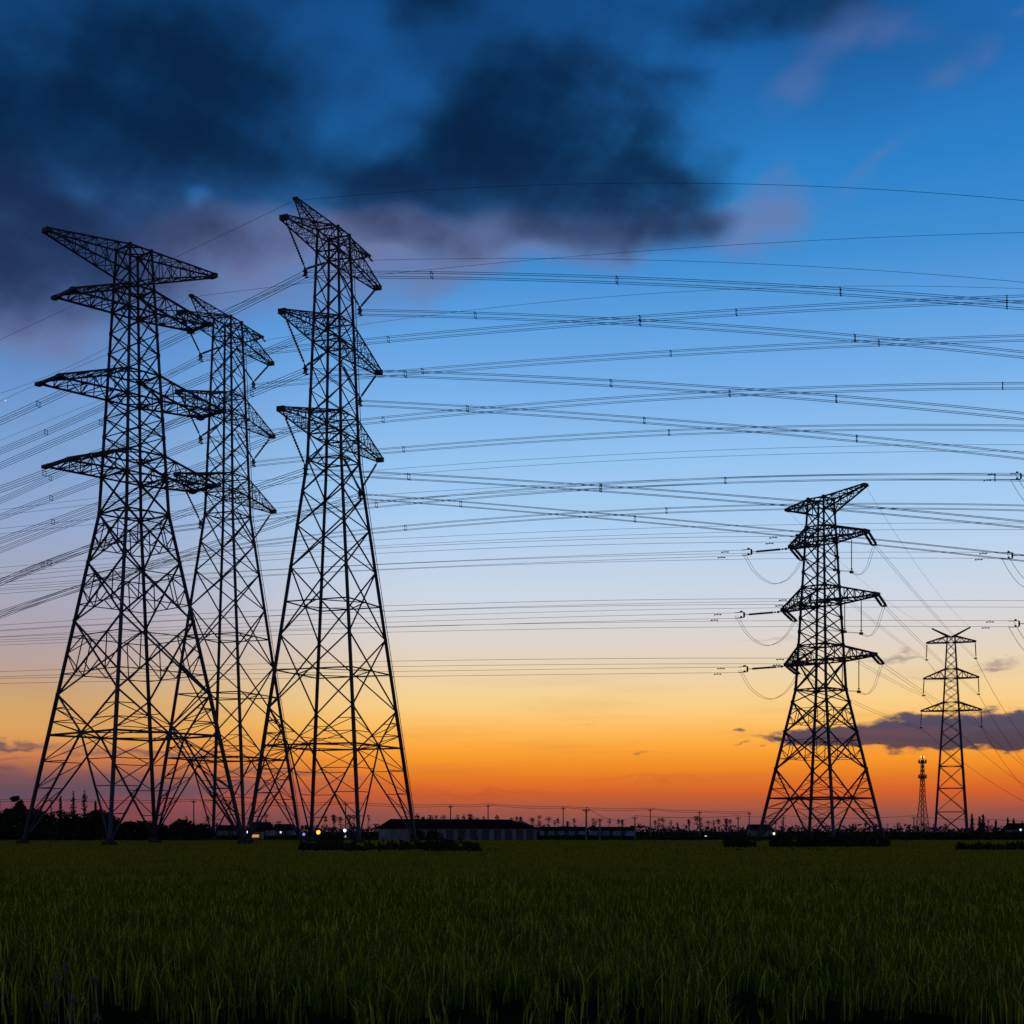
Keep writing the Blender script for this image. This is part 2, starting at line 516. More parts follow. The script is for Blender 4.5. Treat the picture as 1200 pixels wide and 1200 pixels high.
def arm(root, w, s, zb, zt, tip, ztip, k, hh, n, rc, rw, steel, name='cross_arm', beam=0.0, extra=None):
    """truss arm on side s (-1 / +1): two lower and two upper chords from the body to a tip half as wide as k"""
    mb = MB()
    lo = lambda t, v: Vector((lerp(s * w(zb) / 2, s * tip, t), lerp(v * w(zb) / 2, v * k, t), lerp(zb, ztip, t)))
    hi = lambda t, v: Vector((lerp(s * w(zt) / 2, s * tip, t), lerp(v * w(zt) / 2, v * k, t), lerp(zt, ztip + hh, t)))
    for v in (-1, 1):
        mb.bar(lo(0, v), lo(1, v), rc); mb.bar(hi(0, v), hi(1, v), rc)
        for i in range(1, n):
            mb.bar(lo(i / n, v), hi(i / n, v), rw)
        for i in range(n):
            if i % 2: mb.bar(hi(i / n, v), lo((i + 1) / n, v), rw)
            else: mb.bar(lo(i / n, v), hi((i + 1) / n, v), rw)
    for fn in (lo, hi):
        for i in range(1, n + 1):
            mb.bar(fn(i / n, -1), fn(i / n, 1), rw)
        for i in range(n):
            mb.bar(fn(i / n, -1 if i % 2 else 1), fn((i + 1) / n, 1 if i % 2 else -1), rw)
    for v in (-1, 1):
        mb.bar(lo(1, v), hi(1, v), rc)
    if beam:
        mb.bar(lo(1, -1) + Vector((0, -0.25, 0.05)), lo(1, 1) + Vector((0, 0.25, 0.05)), beam)
        for v in (-1, 1):
            mb.box(lo(1, v) + Vector((0, v * 0.3, 0.05)), 0.7, 0.9, 0.42)
    else:
        mb.box((s * tip, 0, ztip + hh / 2), 0.5, 2 * k + 0.2, hh + 0.25)
    if extra: extra(mb)
    return mb.build(name, steel, root)


# ---- tower A: broad four arm tower, left of the view, no conductors strung on it
def place(cx, D): return (((cx - 600.0) / F) * D, D, 0.0)


PSA = R(48)
tA = empty('lattice_pylon', place(157, 191), PSA)
tag(tA, 'leftmost lattice pylon with four pairs of wide cross arms and no wires strung on them', 'pylon', 'lattice pylons')
wA = width_fn([(0, 20.3), (43.5, 6.4), (78.2, 3.25)])
LA = [19.7, 29.4, 37.1, 43.5, 48.3, 51.2, 53.6, 56.0, 58.5, 61.8, 64.5, 67.2, 70.0, 73.0, 74.6, 78.2]
tower_body(tA, wA, LA, 0.17, 0.096, STEEL, lower=(0, 1, 2), foot=14.4, rings=(14.4, 43.5, 48.3, 51.2, 58.5, 61.8, 70.0, 73.0, 78.2), sec=0.056, gus=0.42)
for s, zt in ((-1, 77.0), (1, 78.5)):
    arm(tA, wA, s, 74.6, 78.2, 12.75, zt - 0.15, 0.55, 0.3, 7, 0.09, 0.042, STEEL, 'earth_wire_arm')
for zb, zt, tl, tr, zl, zr, k in ((70.0, 73.0, 10.25, 10.5, 69.7, 70.7, 1.85), (58.5, 61.8, 12.3, 12.4, 58.3, 59.2, 2.2), (48.3, 51.2, 11.2, 11.3, 48.1, 48.8, 2.5)):
    arm(tA, wA, -1, zb, zt, tl, zl, k, 0.3, 5, 0.115, 0.05, STEEL, beam=0.15)
    arm(tA, wA, 1, zb, zt, tr, zr, k, 0.3, 5, 0.115, 0.05, STEEL, beam=0.15)

# ---- towers C and B: tall suspension towers with horned top arms and V strings
PSC = R(68)
tC = empty('lattice_pylon', place(391, 215), PSC)
tag(tC, 'tallest lattice pylon, third from the left, with horned top arm rising above all others', 'pylon', 'lattice pylons')
wC = width_fn([(0, 18.15), (56.6, 5.6), (90.5, 3.45)])
LC = [19.8, 30.5, 40.5, 46.7, 51.8, 56.6, 60.2, 63.3, 66.7, 70.3, 73.9, 77.3, 80.5, 83.9, 87.2, 90.5]
tower_body(tC, wC, LC, 0.185, 0.086, STEEL, lower=(), foot=14.3, rings=(14.3, 25.3, 35.4, 56.6, 60.2, 63.3, 73.9, 77.3, 87.2, 90.5), sec=0.052, gus=0.42)


def horn(root, s, steel):
    """the slender earth wire horn rising from the top arm"""
    mb = MB()
    A_ = lambda t, v: Vector((s * lerp(1.75, 10.9, t), v * lerp(1.6, 0.22, t), lerp(90.4, 91.2, t)))
    B_ = lambda t, v: Vector((s * lerp(7.0, 10.9, t), v * lerp(1.15, 0.22, t), lerp(89.0, 91.0, t)))
    for v in (-1, 1):
        mb.bar(A_(0, v), A_(1, v), 0.075); mb.bar(B_(0, v), B_(1, v), 0.075)
        for i in range(5):
            mb.bar(A_(0.5 + i * 0.1, v), B_(i * 0.2, v), 0.035)
            mb.bar(A_(0.5 + i * 0.1, v), B_(min(1, i * 0.2 + 0.2), v), 0.035)
    for i in range(8):
        mb.bar(A_(i / 8, -1), A_(i / 8, 1), 0.035)
        mb.bar(A_(i / 8, -1 if i % 2 else 1), A_((i + 1) / 8, 1 if i % 2 else -1), 0.035)
    for i in range(4):
        mb.bar(B_(i / 4, -1), B_(i / 4, 1), 0.035)
    mb.box((s * 10.95, 0, 91.1), 0.55, 0.75, 0.35)
    mb.bar((s * 11.0, 0, 91.0), (s * 11.5, -0.5, 90.3), 0.09)
    mb.build('earth_wire_horn', steel, root)


for s in (-1, 1):
    arm(tC, wC, s, 87.2, 90.5, 14.1, 87.0, 0.55, 0.45, 7, 0.08, 0.036, STEEL, beam=0.0)
    horn(tC, s, STEEL)
    arm(tC, wC, s, 73.9, 77.3, 14.55, 73.8, 0.5, 0.45, 8, 0.08, 0.035, STEEL)
    arm(tC, wC, s, 60.2, 63.3, 14.95, 60.15, 0.5, 0.45, 8, 0.08, 0.035, STEEL)
    for zt, tipa, zin, zy in ((87.0, 13.7, 85.4, 81.4), (73.8, 14.1, 72.0, 67.5), (60.1, 14.4, 58.3, 53.2)):
        yk = Vector((s * 8.25, 0, zy + 0.75))
        for a, b in ((Vector((s * tipa, 0, zt)), yk), (Vector((s * (wC(zin) / 2 + 0.1), 0, zin)), yk)):
            mb = MB()
            mb.bar(a, b, 0.045)
            mb.discs(a.lerp(b, 0.12), a.lerp(b, 0.92), 0.18, 15, 0.55, 7)
            mb.build('insulator_string', INSUL, tC)
        mb = MB()
        mb.box(yk + Vector((0, 0, -0.05)), 0.7, 0.14, 0.5)
        mb.bar(yk, yk + Vector((0, 0, -0.85)), 0.07)
        for u in (-.35, .35):
            mb.bar(yk + Vector((u, 0, -0.1)), yk + Vector((u, 0, -1.1)), 0.06)
            mb.box(yk + Vector((u, 0, -0.4)), 0.16, 0.5, 0.16); mb.box(yk + Vector((u, 0, -1.1)), 0.16, 0.5, 0.16)
        mb.build('yoke_plate', STEEL, tC)
for k in (1, 2):                                                  # climbing rails clamped just outside two of the legs
    mb = MB()
    cx, cy = CORN[k]
    pr = None
    for z in (3, 14.3, 25, 35, 45, 56.6, 70, 86):
        p = Vector((cx * (wC(z) / 2 + 0.5), cy * (wC(z) / 2 + 0.25), z))
        if pr is not None: mb.bar(pr, p, 0.035)
        mb.bar(p, (cx * wC(z) / 2, cy * wC(z) / 2, z), 0.035)
        pr = p
    mb.build('climbing_rail', STEEL, tC)

tB = copy_tree(tC)
tB.location = place(267, 252)
tag(tB, 'horned lattice pylon with V insulators, half hidden between the two larger left pylons', 'pylon', 'lattice pylons')


def tw(root_cx, D, psi, a, b, z):
    x0 = (root_cx - 600.0) / F * D
    c, s = math.cos(psi), math.sin(psi)
    return Vector((x0 + a * c - b * s, D + a * s + b * c, z))


# ---- tower D: strain tower right of centre
PSD = R(-46)
DCX, DD = 962, 243
tD = empty('lattice_pylon', place(DCX, DD), PSD)
tag(tD, 'stocky strain pylon right of centre with horizontal insulators and hanging jumper loops', 'pylon', 'lattice pylons')
wD = width_fn([(0, 15.0), (25.5, 5.95), (57.4, 3.05)])
LD = [12.2, 18.4, 23.4, 25.5, 30.2, 32.9, 35.2, 37.5, 39.8, 42.7, 45.2, 47.6, 50.1, 52.7, 55.1, 57.4]
tower_body(tD, wD, LD, 0.175, 0.10, STEEL, lower=(0, 1), foot=7.3, rings=(7.3, 25.5, 30.2, 32.9, 39.8, 42.7, 50.1, 52.7, 57.4), sec=0.045, gus=0.5)
arm(tD, wD, -1, 55.1, 57.4, 6.7, 56.5, 0.5, 0.25, 5, 0.11, 0.055, STEEL, 'earth_wire_arm')
arm(tD, wD, 1, 55.1, 57.4, 8.55, 58.2, 0.5, 0.25, 5, 0.11, 0.055, STEEL, 'earth_wire_arm')
DARMS = ((50.1, 52.7, 5.85, 50.0, 8.7, 50.6), (39.8, 42.7, 7.4, 39.4, 10.6, 40.1), (30.2, 32.9, 6.7, 30.0, 10.1, 30.4))
for zb, zt, tl, zl, tr, zr in DARMS:
    arm(tD, wD, -1, zb, zt, tl, zl, 0.75, 0.35, 5, 0.12, 0.06, STEEL)
    arm(tD, wD, 1, zb, zt, tr, zr, 0.75, 0.35, 5, 0.12, 0.06, STEEL)

# ---- tower E: slim suspension tower far right, seen face on
ED, ECX, PSE = 430, 1114.5, R(-15.5)
tE = empty('lattice_pylon', place(ECX, ED), PSE)
tag(tE, 'slim distant pylon with Y shaped peak and three level arms, beside the telecom mast', 'pylon', 'lattice pylons')
wE = width_fn([(0, 9.3), (37.5, 4.5), (59.6, 2.15)])
LE = [7.5, 14.5, 21.0, 26.5, 31.0, 34.5, 37.5, 40.0, 43.0, 45.4, 47.1, 49.9, 52.6, 55.2, 57.7, 59.6]
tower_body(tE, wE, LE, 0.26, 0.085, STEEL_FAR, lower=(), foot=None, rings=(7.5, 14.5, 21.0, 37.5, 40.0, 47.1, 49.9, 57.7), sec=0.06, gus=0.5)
mb = MB()
for k in range(4):
    j = (k + 1) % 4
    p = lambda q, z: Vector((CORN[q][0] * wE(z) / 2, CORN[q][1] * wE(z) / 2, z))
    mb.bar(p(k, 0.4), p(j, 7.5), 0.1); mb.bar(p(j, 0.4), p(k, 7.5), 0.1)
mb.build('base_bracing', STEEL_FAR, tE)
for s in (-1, 1):
    mb = MB()
    for v in (-1, 1):
        mb.bar((s * 0.9, v * 1.0, 59.6), (s * 5.35, v * 0.25, 62.0), 0.18)
        mb.bar((s * 0.05, v * 1.0, 59.3), (s * 5.35, v * 0.25, 62.0), 0.16)
        for t in (0.3, 0.6):
            mb.bar(Vector((s * 0.9, v * 1.0, 59.6)).lerp(Vector((s * 5.35, v * 0.25, 62.0)), t), Vector((s * 0.05, v * 1.0, 59.3)).lerp(Vector((s * 5.35, v * 0.25, 62.0)), t - 0.1), 0.07)
    mb.bar((s * 5.35, -0.4, 62.0), (s * 5.35, 0.4, 62.0), 0.16)
    mb.build('earth_wire_peak', STEEL_FAR, tE)
    for zb, zt, L in ((57.7, 59.6, 6.9), (47.1, 49.9, 7.75), (37.5, 40.0, 8.5)):
        arm(tE, wE, s, zb, zt, L, zb, 0.35, 0.25, 4, 0.15, 0.065, STEEL_FAR)
        for q in (-0.32, 0.32):
            mb = MB()
            a, b = Vector((s * (L - 0.05), q, zb)), Vector((s * (L + 0.15), q * 0.6, zb - 4.7))
            mb.bar(a, b, 0.05); mb.discs(a.lerp(b, 0.1), a.lerp(b, 0.9), 0.17, 12, 0.6, 7)
            mb.build('insulator_string', INSUL, tE)
        mb = MB(); mb.box((s * (L + 0.05), 0, zb - 4.9), 0.9, 0.5, 0.3)
        mb.build('yoke_plate', STEEL_FAR, tE)

# ------------------------------------------------------------------ conductors
def on_plane(px, py, P, d):
    k = (px - 600.0) / F
    t = (k * P.y - P.x) / (d[0] - k * d[1])
    Y = P.y + d[1] * t
    return Vector((k * Y, Y, H + (HZ - py) / F * Y))


def fit(P, d, pts, xend, n=40):
    """3D polyline in the vertical plane through P along d that runs through what the photograph shows"""
    p0 = 600 + F * P.x / P.y; q0 = HZ - F * (P.z - H) / P.y
    xs = [p0] + [p[0] for p in pts]; yv = [q0] + [p[1] for p in pts]
    deg = 2 if len(xs) >= 3 else 1
    wts = [30.0] + [1.0] * (len(xs) - 1)
    co = np.polyfit(np.array(xs) / 600.0, yv, deg, w=wts)
    xl = np.linspace(p0, xend, n)
    path = [on_plane(x, float(np.polyval(co, x / 600.0)), P, d) for x in xl]
    tg = (path[-1] - path[-2]).normalized()
    tg.z *= 0.5
    return path + [path[-1] + tg * 45.0, path[-1] + tg * 90.0], co


def sub_offsets(n, sep):
    h = sep / 2
    if n == 4: return [(-h, h), (h, h), (h, -h), (-h, -h)]
    if n == 2: return [(0, h), (0, -h)]
    return [(0, 0)]


def bundle(path, n, sep, r, label, group, m=WIRE, spacers=(), dampers=(), name='conductor_bundle', cat='power line', co=None, P=None, d=None):
    root = empty(name, path[0])
    tag(root, label, cat, group)
    o0 = Vector(path[0])
    dd = (path[-1] - path[0]); side = Vector((dd.y, -dd.x, 0)).normalized()
    for (a, b) in sub_offsets(n, sep):
        mb = MB()
        off = side * a + Vector((0, 0, b))
        mb.tube([p - o0 + off for p in path], r, 4)
        mb.build('wire', m, root)
    for x in spacers:
        c = on_plane(x, float(np.polyval(co, x / 600.0)), P, d) - o0
        mb = MB()
        h = sep / 2
        if n == 4:
            q = [c + side * a + Vector((0, 0, b)) for a, b in sub_offsets(4, sep * 1.05)]
            for i in range(4): mb.bar(q[i], q[(i + 1) % 4], 0.035)
            for p in q: mb.box(p, 0.13, 0.13, 0.13)
        else:
            mb.bar(c + Vector((0, 0, h)), c - Vector((0, 0, h)), 0.06)
            mb.box(c, 0.14, 0.14, 0.2)
        mb.build('spacer', STEEL, root)
    for x, lv in dampers:
        c = on_plane(x, float(np.polyval(co, x / 600.0)), P, d) - o0 + Vector((0, 0, lv * sep / 2))
        mb = MB()
        t = dd.normalized()
        mb.bar(c + Vector((0, 0, 0.02)), c + Vector((0, 0, -0.22)), 0.05)
        mb.bar(c + t * 0.45 + Vector((0, 0, -0.24)), c - t * 0.45 + Vector((0, 0, -0.24)), 0.05)
        mb.box(c + t * 0.5 + Vector((0, 0, -0.24)), 0.26, 0.18, 0.18); mb.box(c - t * 0.5 + Vector((0, 0, -0.24)), 0.26, 0.18, 0.18)
        mb.build('damper', STEEL, root)
    return root


WD = (math.sin(PSC), -math.cos(PSC))
ORD = {81.4: 'top', 67.5: 'middle', 53.2: 'lowest'}
SPANS = [  # tower, side, yoke height, left span points, right span points, spacer px left, right
    ('C', -1, 81.4, [(200, 401), (45, 472), (0, 495)], [(506, 324), (723, 328), (985, 341), (1200, 359)], (45,), (506, 723, 985, 1180)),
    ('C', 1, 81.4, [(307, 415), (118, 495), (0, 546)], [(557, 370), (750, 378), (1002, 396), (1200, 416)], (118,), (557, 750, 1002)),
    ('C', -1, 67.5, [(285, 467), (50, 552.5), (0, 575.5)], [(475, 439), (716, 449), (980, 467), (1200, 488)], (295, 52), (475, 716, 980)),
    ('C', 1, 67.5, [(115, 592), (0, 634)], [(548, 480), (755, 493), (1004, 513), (1200, 535)], (62,), (548, 755, 1004)),
    ('C', -1, 53.2, [(100, 643), (58, 661), (0, 682)], [(479, 557), (600, 566), (800, 578), (930, 592), (1200, 614)], (58,), (479, 704)),
    ('C', 1, 53.2, [(90, 690), (0, 719)], [(540, 590), (744, 609), (930, 625), (1143, 648)], (), (540, 744)),
    ('B', -1, 81.4, [(118, 478), (0, 529)], [(455, 400), (750, 376), (863, 364), (1000, 355), (1200, 352)], (54,), (455, 750, 863, 1180)),
    ('B', 1, 81.4, [(0, 587)], [(430, 440), (495, 438), (786, 413), (1000, 402), (1200, 397)], (59,), (495, 786, 1030)),
    ('B', -1, 67.5, [(115, 563), (0, 606)], [(449, 491), (548, 481), (800, 466), (1000, 455), (1175, 452)], (60,), (449, 855, 1175)),
    ('B', 1, 67.5, [(112, 603), (0, 645)], [(473, 524), (784, 508), (1000, 502), (1200, 501)], (), (473, 784)),
    ('B', -1, 53.2, [(100, 644), (0, 683)], [(441, 585), (704, 572), (850, 566), (1165, 558)], (50,), (441, 704, 850, 1166)),
    ('B', 1, 53.2, [(90, 690), (0, 722)], [(475, 613), (781, 600), (930, 596), (1200, 594)], (), (475, 781)),
]
TW = {'C': (391, 215, PSC), 'B': (267, 252, PSC)}
for t, s, zy, Lp, Rp, sl, sr in SPANS:
    P = tw(*TW[t], s * 8.25, 0, zy)
    tn = 'tallest pylon' if t == 'C' else 'half hidden pylon'
    sd = 'near' if s < 0 else 'far'
    for pts, xe, sp, w_ in ((Lp, -170, sl, 'left'), (Rp, 1340, sr, 'right')):
        path, co = fit(P, WD, pts, xe)
        sg = 'four-wire bundle, %s arm, %s end, %s, running %s' % (ORD[zy], sd, tn, w_)
        bundle(path, 4, 0.72, 0.034 if w_ == 'right' else 0.042, sg, 'four-wire conductor bundles', WIRE, sp, (), co=co, P=P, d=WD)
# earth wires of B and C, from horn to frame edge
for t, s, Lp, Rp in (('C', -1, [(207, 301), (0, 398)], [(460, 228), (745, 213), (1000, 221), (1200, 235)]),
                     ('C', 1, [(200, 386), (0, 470)], [(560, 303), (700, 302), (1000, 317), (1200, 330)]),
                     ('B', -1, [(127, 407), (0, 461)], [(367, 337), (540, 315), (700, 297), (830, 286), (1000, 277), (1200, 275)]),
                     ('B', 1, [(120, 468), (0, 516)], [(470, 372), (540, 362), (800, 344), (1000, 337), (1200, 337)])):
    P = tw(*TW[t], s * 11.5, 0, 90.6)
    for pts, xe, w_ in ((Lp, -170, 'left'), (Rp, 1340, 'right')):
        path, co = fit(P, WD, pts, xe)
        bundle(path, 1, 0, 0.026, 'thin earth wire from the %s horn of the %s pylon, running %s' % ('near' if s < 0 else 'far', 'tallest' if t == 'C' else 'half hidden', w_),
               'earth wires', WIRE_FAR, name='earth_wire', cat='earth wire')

# ---- strain tower fittings and its lines
LDIR = Vector((-1, 0.2, 0)).normalized()
inv = lambda v, cx, D, psi: Vector(((v.x - (cx - 600.0) / F * D) * math.cos(psi) + (v.y - D) * math.sin(psi), -(v.x - (cx - 600.0) / F * D) * math.sin(psi) + (v.y - D) * math.cos(psi), v.z))
loc = lambda v: inv(v, DCX, DD, PSD)
EARM = {}
for s in (-1, 1):
    for i, (zb, L) in enumerate(((57.7, 6.9), (47.1, 7.75), (37.5, 8.5))):
        EARM[(s, i)] = tw(ECX, ED, PSE, s * (L + 0.05), 0, zb - 5.0)
DYIN, DYOUT = {}, {}
for i, (zb, zt, tl, zl, tr, zr) in enumerate(DARMS):
    for s, tip, z in ((-1, tl, zl), (1, tr, zr)):
        T = tw(DCX, DD, PSD, s * tip, 0, z)
        din = (LDIR + Vector((0, 0, -0.055))).normalized()
        rod, ln = (1.9, 4.1) if s < 0 else (4.6, 5.2)
        a, b = T + din * rod, T + din * (rod + ln)
        mb = MB()
        mb.bar(loc(T), loc(b + din * 0.7), 0.05)
        mb.box(loc(T + din * (rod - 0.9)), 0.3, 0.3, 0.34); mb.box(loc(T + din * (rod - 0.35)), 0.2, 0.2, 0.26)
        mb.discs(loc(a), loc(b), 0.2, 16, 0.72, 8)
        mb.build('insulator_string', INSUL, tD)
        yk = b + din * 0.8
        sp = 0.47
        mb = MB()
        mb.bar(loc(yk + Vector((0, 0, sp))), loc(yk - Vector((0, 0, sp))), 0.07)
        mb.box(loc(yk), 0.24, 0.24, 0.8)
        for q in (-sp, sp):
            mb.bar(loc(yk + Vector((0, 0, q))), loc(yk + Vector((0, 0, q)) + din * 1.6), 0.055)
            mb.box(loc(yk + Vector((0, 0, q + 0.12)) + din * 0.5), 0.3, 0.3, 0.3)
        mb.build('yoke_plate', STEEL, tD)
        yin = yk + din * 1.6
        DYIN[(s, i)] = yin
        # outgoing string towards the distant pylon
        dout = (EARM[(s, i)] - T).normalized()
        sd = Vector((dout.y, -dout.x, 0)).normalized()
        for q in (-0.36, 0.36):
            mb = MB()
            a, b = T + sd * q + dout * 0.9, T + sd * q + dout * 8.2 + Vector((0, 0, -0.5))
            mb.bar(loc(T + sd * q * 0.5), loc(b + dout * 0.6), 0.05)
            mb.discs(loc(a), loc(b), 0.23, 14, 0.7, 8)
            mb.build('insulator_string', INSUL, tD)
        yo = T + dout * 9.0 + Vector((0, 0, -0.55))
        mb = MB(); mb.bar(loc(yo - sd * 0.5), loc(yo + sd * 0.5), 0.1); mb.box(loc(yo), 0.4, 0.3, 0.3)
        mb.build('yoke_plate', STEEL, tD)
        DYOUT[(s, i)] = yo
        # jumper loop under the arm, held by hanging strings on the long side
        if s < 0:
            ctl = [(0.0, 0.0), (0.16, -2.7), (0.36, -4.3), (0.55, -4.7), (0.75, -3.7), (0.9, -1.9), (1.0, 0.0)]
        else:
            ctl = [(0.0, 0.0), (0.1, -2.6), (0.25, -4.2), (0.4, -4.55), (0.55, -4.7), (0.7, -4.75), (0.82, -5.2), (0.92, -3.6), (1.0, 0.0)]
        for q in (-0.22, 0.22):
            pts = []
            for u in range(25):
                t = u / 24
                for (t0, z0), (t1, z1) in zip(ctl, ctl[1:]):
                    if t0 <= t <= t1 + 1e-9:
                        f = (t - t0) / (t1 - t0); break
                idx = ctl.index((t0, z0))
                zp = ctl[max(idx - 1, 0)][1]; zn = ctl[min(idx + 2, len(ctl) - 1)][1]
                zz = 0.5 * (2 * z0 + (z1 - zp) * f + (2 * zp - 5 * z0 + 4 * z1 - zn) * f * f + (3 * z0 - zp - 3 * z1 + zn) * f ** 3)
                p = (yin - din * 0.2).lerp(yo, t); p.z = lerp(yin.z, yo.z, t) + zz
                p = p + Vector((q, q * 0.4, 0.25 * q))
                pts.append(loc(p))
            mb = MB(); mb.tube(pts, 0.03, 5); mb.build('jumper_wire', WIRE, tD)
        if s > 0:
            for t, zz in ((0.52, -4.62), (0.72, -4.8)):
                p = (yin - din * 0.2).lerp(yo, t); p.z = lerp(yin.z, yo.z, t) + zz
                tp = Vector((p.x, p.y, z + 0.1))
                mb = MB()
                mb.bar(loc(tp), loc(p), 0.05); mb.discs(loc(tp.lerp(p, 0.15)), loc(tp.lerp(p, 0.85)), 0.085, 12, 0.7, 6)
                mb.box(loc(p), 0.5, 0.5, 0.4); mb.box(loc(p + Vector((0, 0, 0.5))), 0.32, 0.32, 0.12)
                mb.build('jumper_support', INSUL, tD)

LD2 = (LDIR.x, LDIR.y)
AN = ('top', 'middle', 'lowest')
DL = {(-1, 0): [(600, 658), (440, 664), (0, 689)], (-1, 1): [(600, 727), (440, 733.5), (0, 749.5)], (-1, 2): [(600, 788), (460, 790), (0, 798)],
      (1, 0): [(600, 639.5), (440, 644.5), (0, 680)], (1, 1): [(600, 708), (440, 714.5), (0, 735.5)], (1, 2): [(600, 775), (460, 779), (0, 790)]}
for (s, i), pts in DL.items():
    P = DYIN[(s, i)]
    path, co = fit(P, LD2, pts, -170)
    p0 = 600 + F * P.x / P.y
    bundle(path, 2, 0.94, 0.030, 'twin-wire line from the %s %s arm of the strain pylon running left' % (AN[i], 'short' if s < 0 else 'long'),
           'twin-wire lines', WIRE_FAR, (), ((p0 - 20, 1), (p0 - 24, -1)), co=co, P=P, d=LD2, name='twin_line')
# lines of the pylon standing beyond the right edge of the photograph
GL = [('upper far', 1290, 525.5, [(1200, 525.5), (1000, 525.5), (800, 532.5), (433, 556), (115, 587.5), (0, 600)], False),
      ('upper near', 1194, 558.0, [(1000, 559.5), (800, 564), (433, 584.5), (112, 611.5), (0, 622)], True),
      ('middle far', 1290, 617.5, [(1200, 617.5), (900, 618.5), (600, 628.5), (440, 636.5), (0, 668.5)], False),
      ('middle near', 1184, 651.0, [(900, 651.5), (800, 652.5), (600, 660), (440, 664), (0, 693)], True),
      ('lower far', 1290, 708.5, [(1200, 708.5), (900, 709), (600, 714), (440, 720.5), (0, 743)], False),
      ('lower near', 1192, 731.0, [(900, 731), (600, 734.5), (440, 738), (0, 753)], True)]
for nm, x0, y0, pts, fitting in GL:
    P = at(x0, y0, 252 if fitting else 262)
    path, co = fit(P, LD2, pts, -170)
    root = bundle(path, 2, 1.2 if 'far' in nm else 1.05, 0.030, 'twin-wire line crossing the view behind the strain pylon, %s' % {'upper far': 'highest and hindmost', 'upper near': 'second highest', 'middle far': 'third highest', 'middle near': 'fourth highest', 'lower far': 'fifth highest', 'lower near': 'lowest'}[nm],
           'twin-wire lines', WIRE_FAR, (), ((x0 - 32, 1), (x0 - 37, -1)) if fitting else (), co=co, P=P, d=LD2, name='twin_line')
    if fitting:                                                   # the strain fitting and its jumpers reach into the frame
        h = 0.525
        mb = MB()
        mb.bar((0.3, 0, h), (0.3, 0, -h), 0.07); mb.box((0.35, 0, 0), 0.24, 0.24, 0.9)
        for q in (-h, h):
            mb.bar((-1.4, 0.28, q), (0.3, 0, q), 0.055); mb.box((-0.3, 0, q + 0.12), 0.3, 0.3, 0.3)
        mb.bar((0.3, 0, 0), (2.4, -0.4, 0), 0.05)
        mb.build('yoke_plate', STEEL, root)
        mb = MB()
        mb.bar((2.0, -0.4, 0), (8.2, -1.6, 0.3), 0.05); mb.discs((2.6, -0.5, 0.02), (7.4, -1.45, 0.25), 0.21, 16, 0.72, 8)
        mb.build('insulator_string', INSUL, root)
        for q in (-0.45, 0.45):
            mb = MB()
            mb.tube([Vector((-1.0 + q + 8.5 * t, 0.2 - 1.5 * t, q - 5.2 * math.sin(math.pi * min(t, 0.5)) * (1 if t < 0.5 else 1) if t < 0.5 else q - 5.2 * math.sin(math.pi * t))) for t in [u / 20 for u in range(18)]], 0.04, 5)
            mb.build('jumper_wire', WIRE, root)

# lines from the strain tower to the distant pylon and on beyond the right edge
for (s, i), P in DYOUT.items():
    Q_ = EARM[(s, i)]
    n = 24
    path = [P.lerp(Q_, u / n) + Vector((0, 0, -(0.5 if s > 0 else 0.9) * 4 * (u / n) * (1 - u / n))) for u in range(n + 1)]
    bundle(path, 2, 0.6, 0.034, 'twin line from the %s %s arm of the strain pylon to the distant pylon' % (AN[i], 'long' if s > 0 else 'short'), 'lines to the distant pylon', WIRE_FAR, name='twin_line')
BEY = {(1, 0): (1200, 866), (1, 1): (1200, 894), (1, 2): (1200, 923), (-1, 0): (1200, 898), (-1, 1): (1192, 914), (-1, 2): (1200, 939)}
for (s, i), (qx, qy) in BEY.items():
    P = EARM[(s, i)]
    Yq = ED + 66.0
    Q_ = at(qx, qy, Yq)
    E_ = P.lerp(Q_, 2.0); E_.z = Q_.z - (P.z - Q_.z) * 0.42
    path = []
    for u in range(25):
        t = u / 24 * 2.0
        p = P.lerp(Q_, t)
        a = ((E_.z - P.z) - 2 * (Q_.z - P.z)) / 2.0
        p.z = P.z + (Q_.z - P.z - a) * t + a * t * t
        path.append(p)
    bundle(path, 1, 0, 0.06, 'thin line running on past the slim distant pylon, from its %s %s arm' % (AN[i], 'right' if s > 0 else 'left'), 'lines past the distant pylon', WIRE_FAR, name='far_line')
for s, tip, z in ((-1, 6.7, 56.5), (1, 8.55, 58.2)):
    P = tw(DCX, DD, PSD, s * tip, 0, z)
    Q_ = tw(ECX, ED, PSE, s * 5.35, 0, 62.0)
    path = [P.lerp(Q_, u / 20) + Vector((0, 0, -2.2 * 4 * (u / 20) * (1 - u / 20))) for u in range(21)]
    bundle(path, 1, 0, 0.022, 'very thin earth wire from the strain pylon %s arm to the distant pylon' % ('long' if s > 0 else 'short'), 'earth wires', WIRE_FAR, name='earth_wire', cat='earth wire')

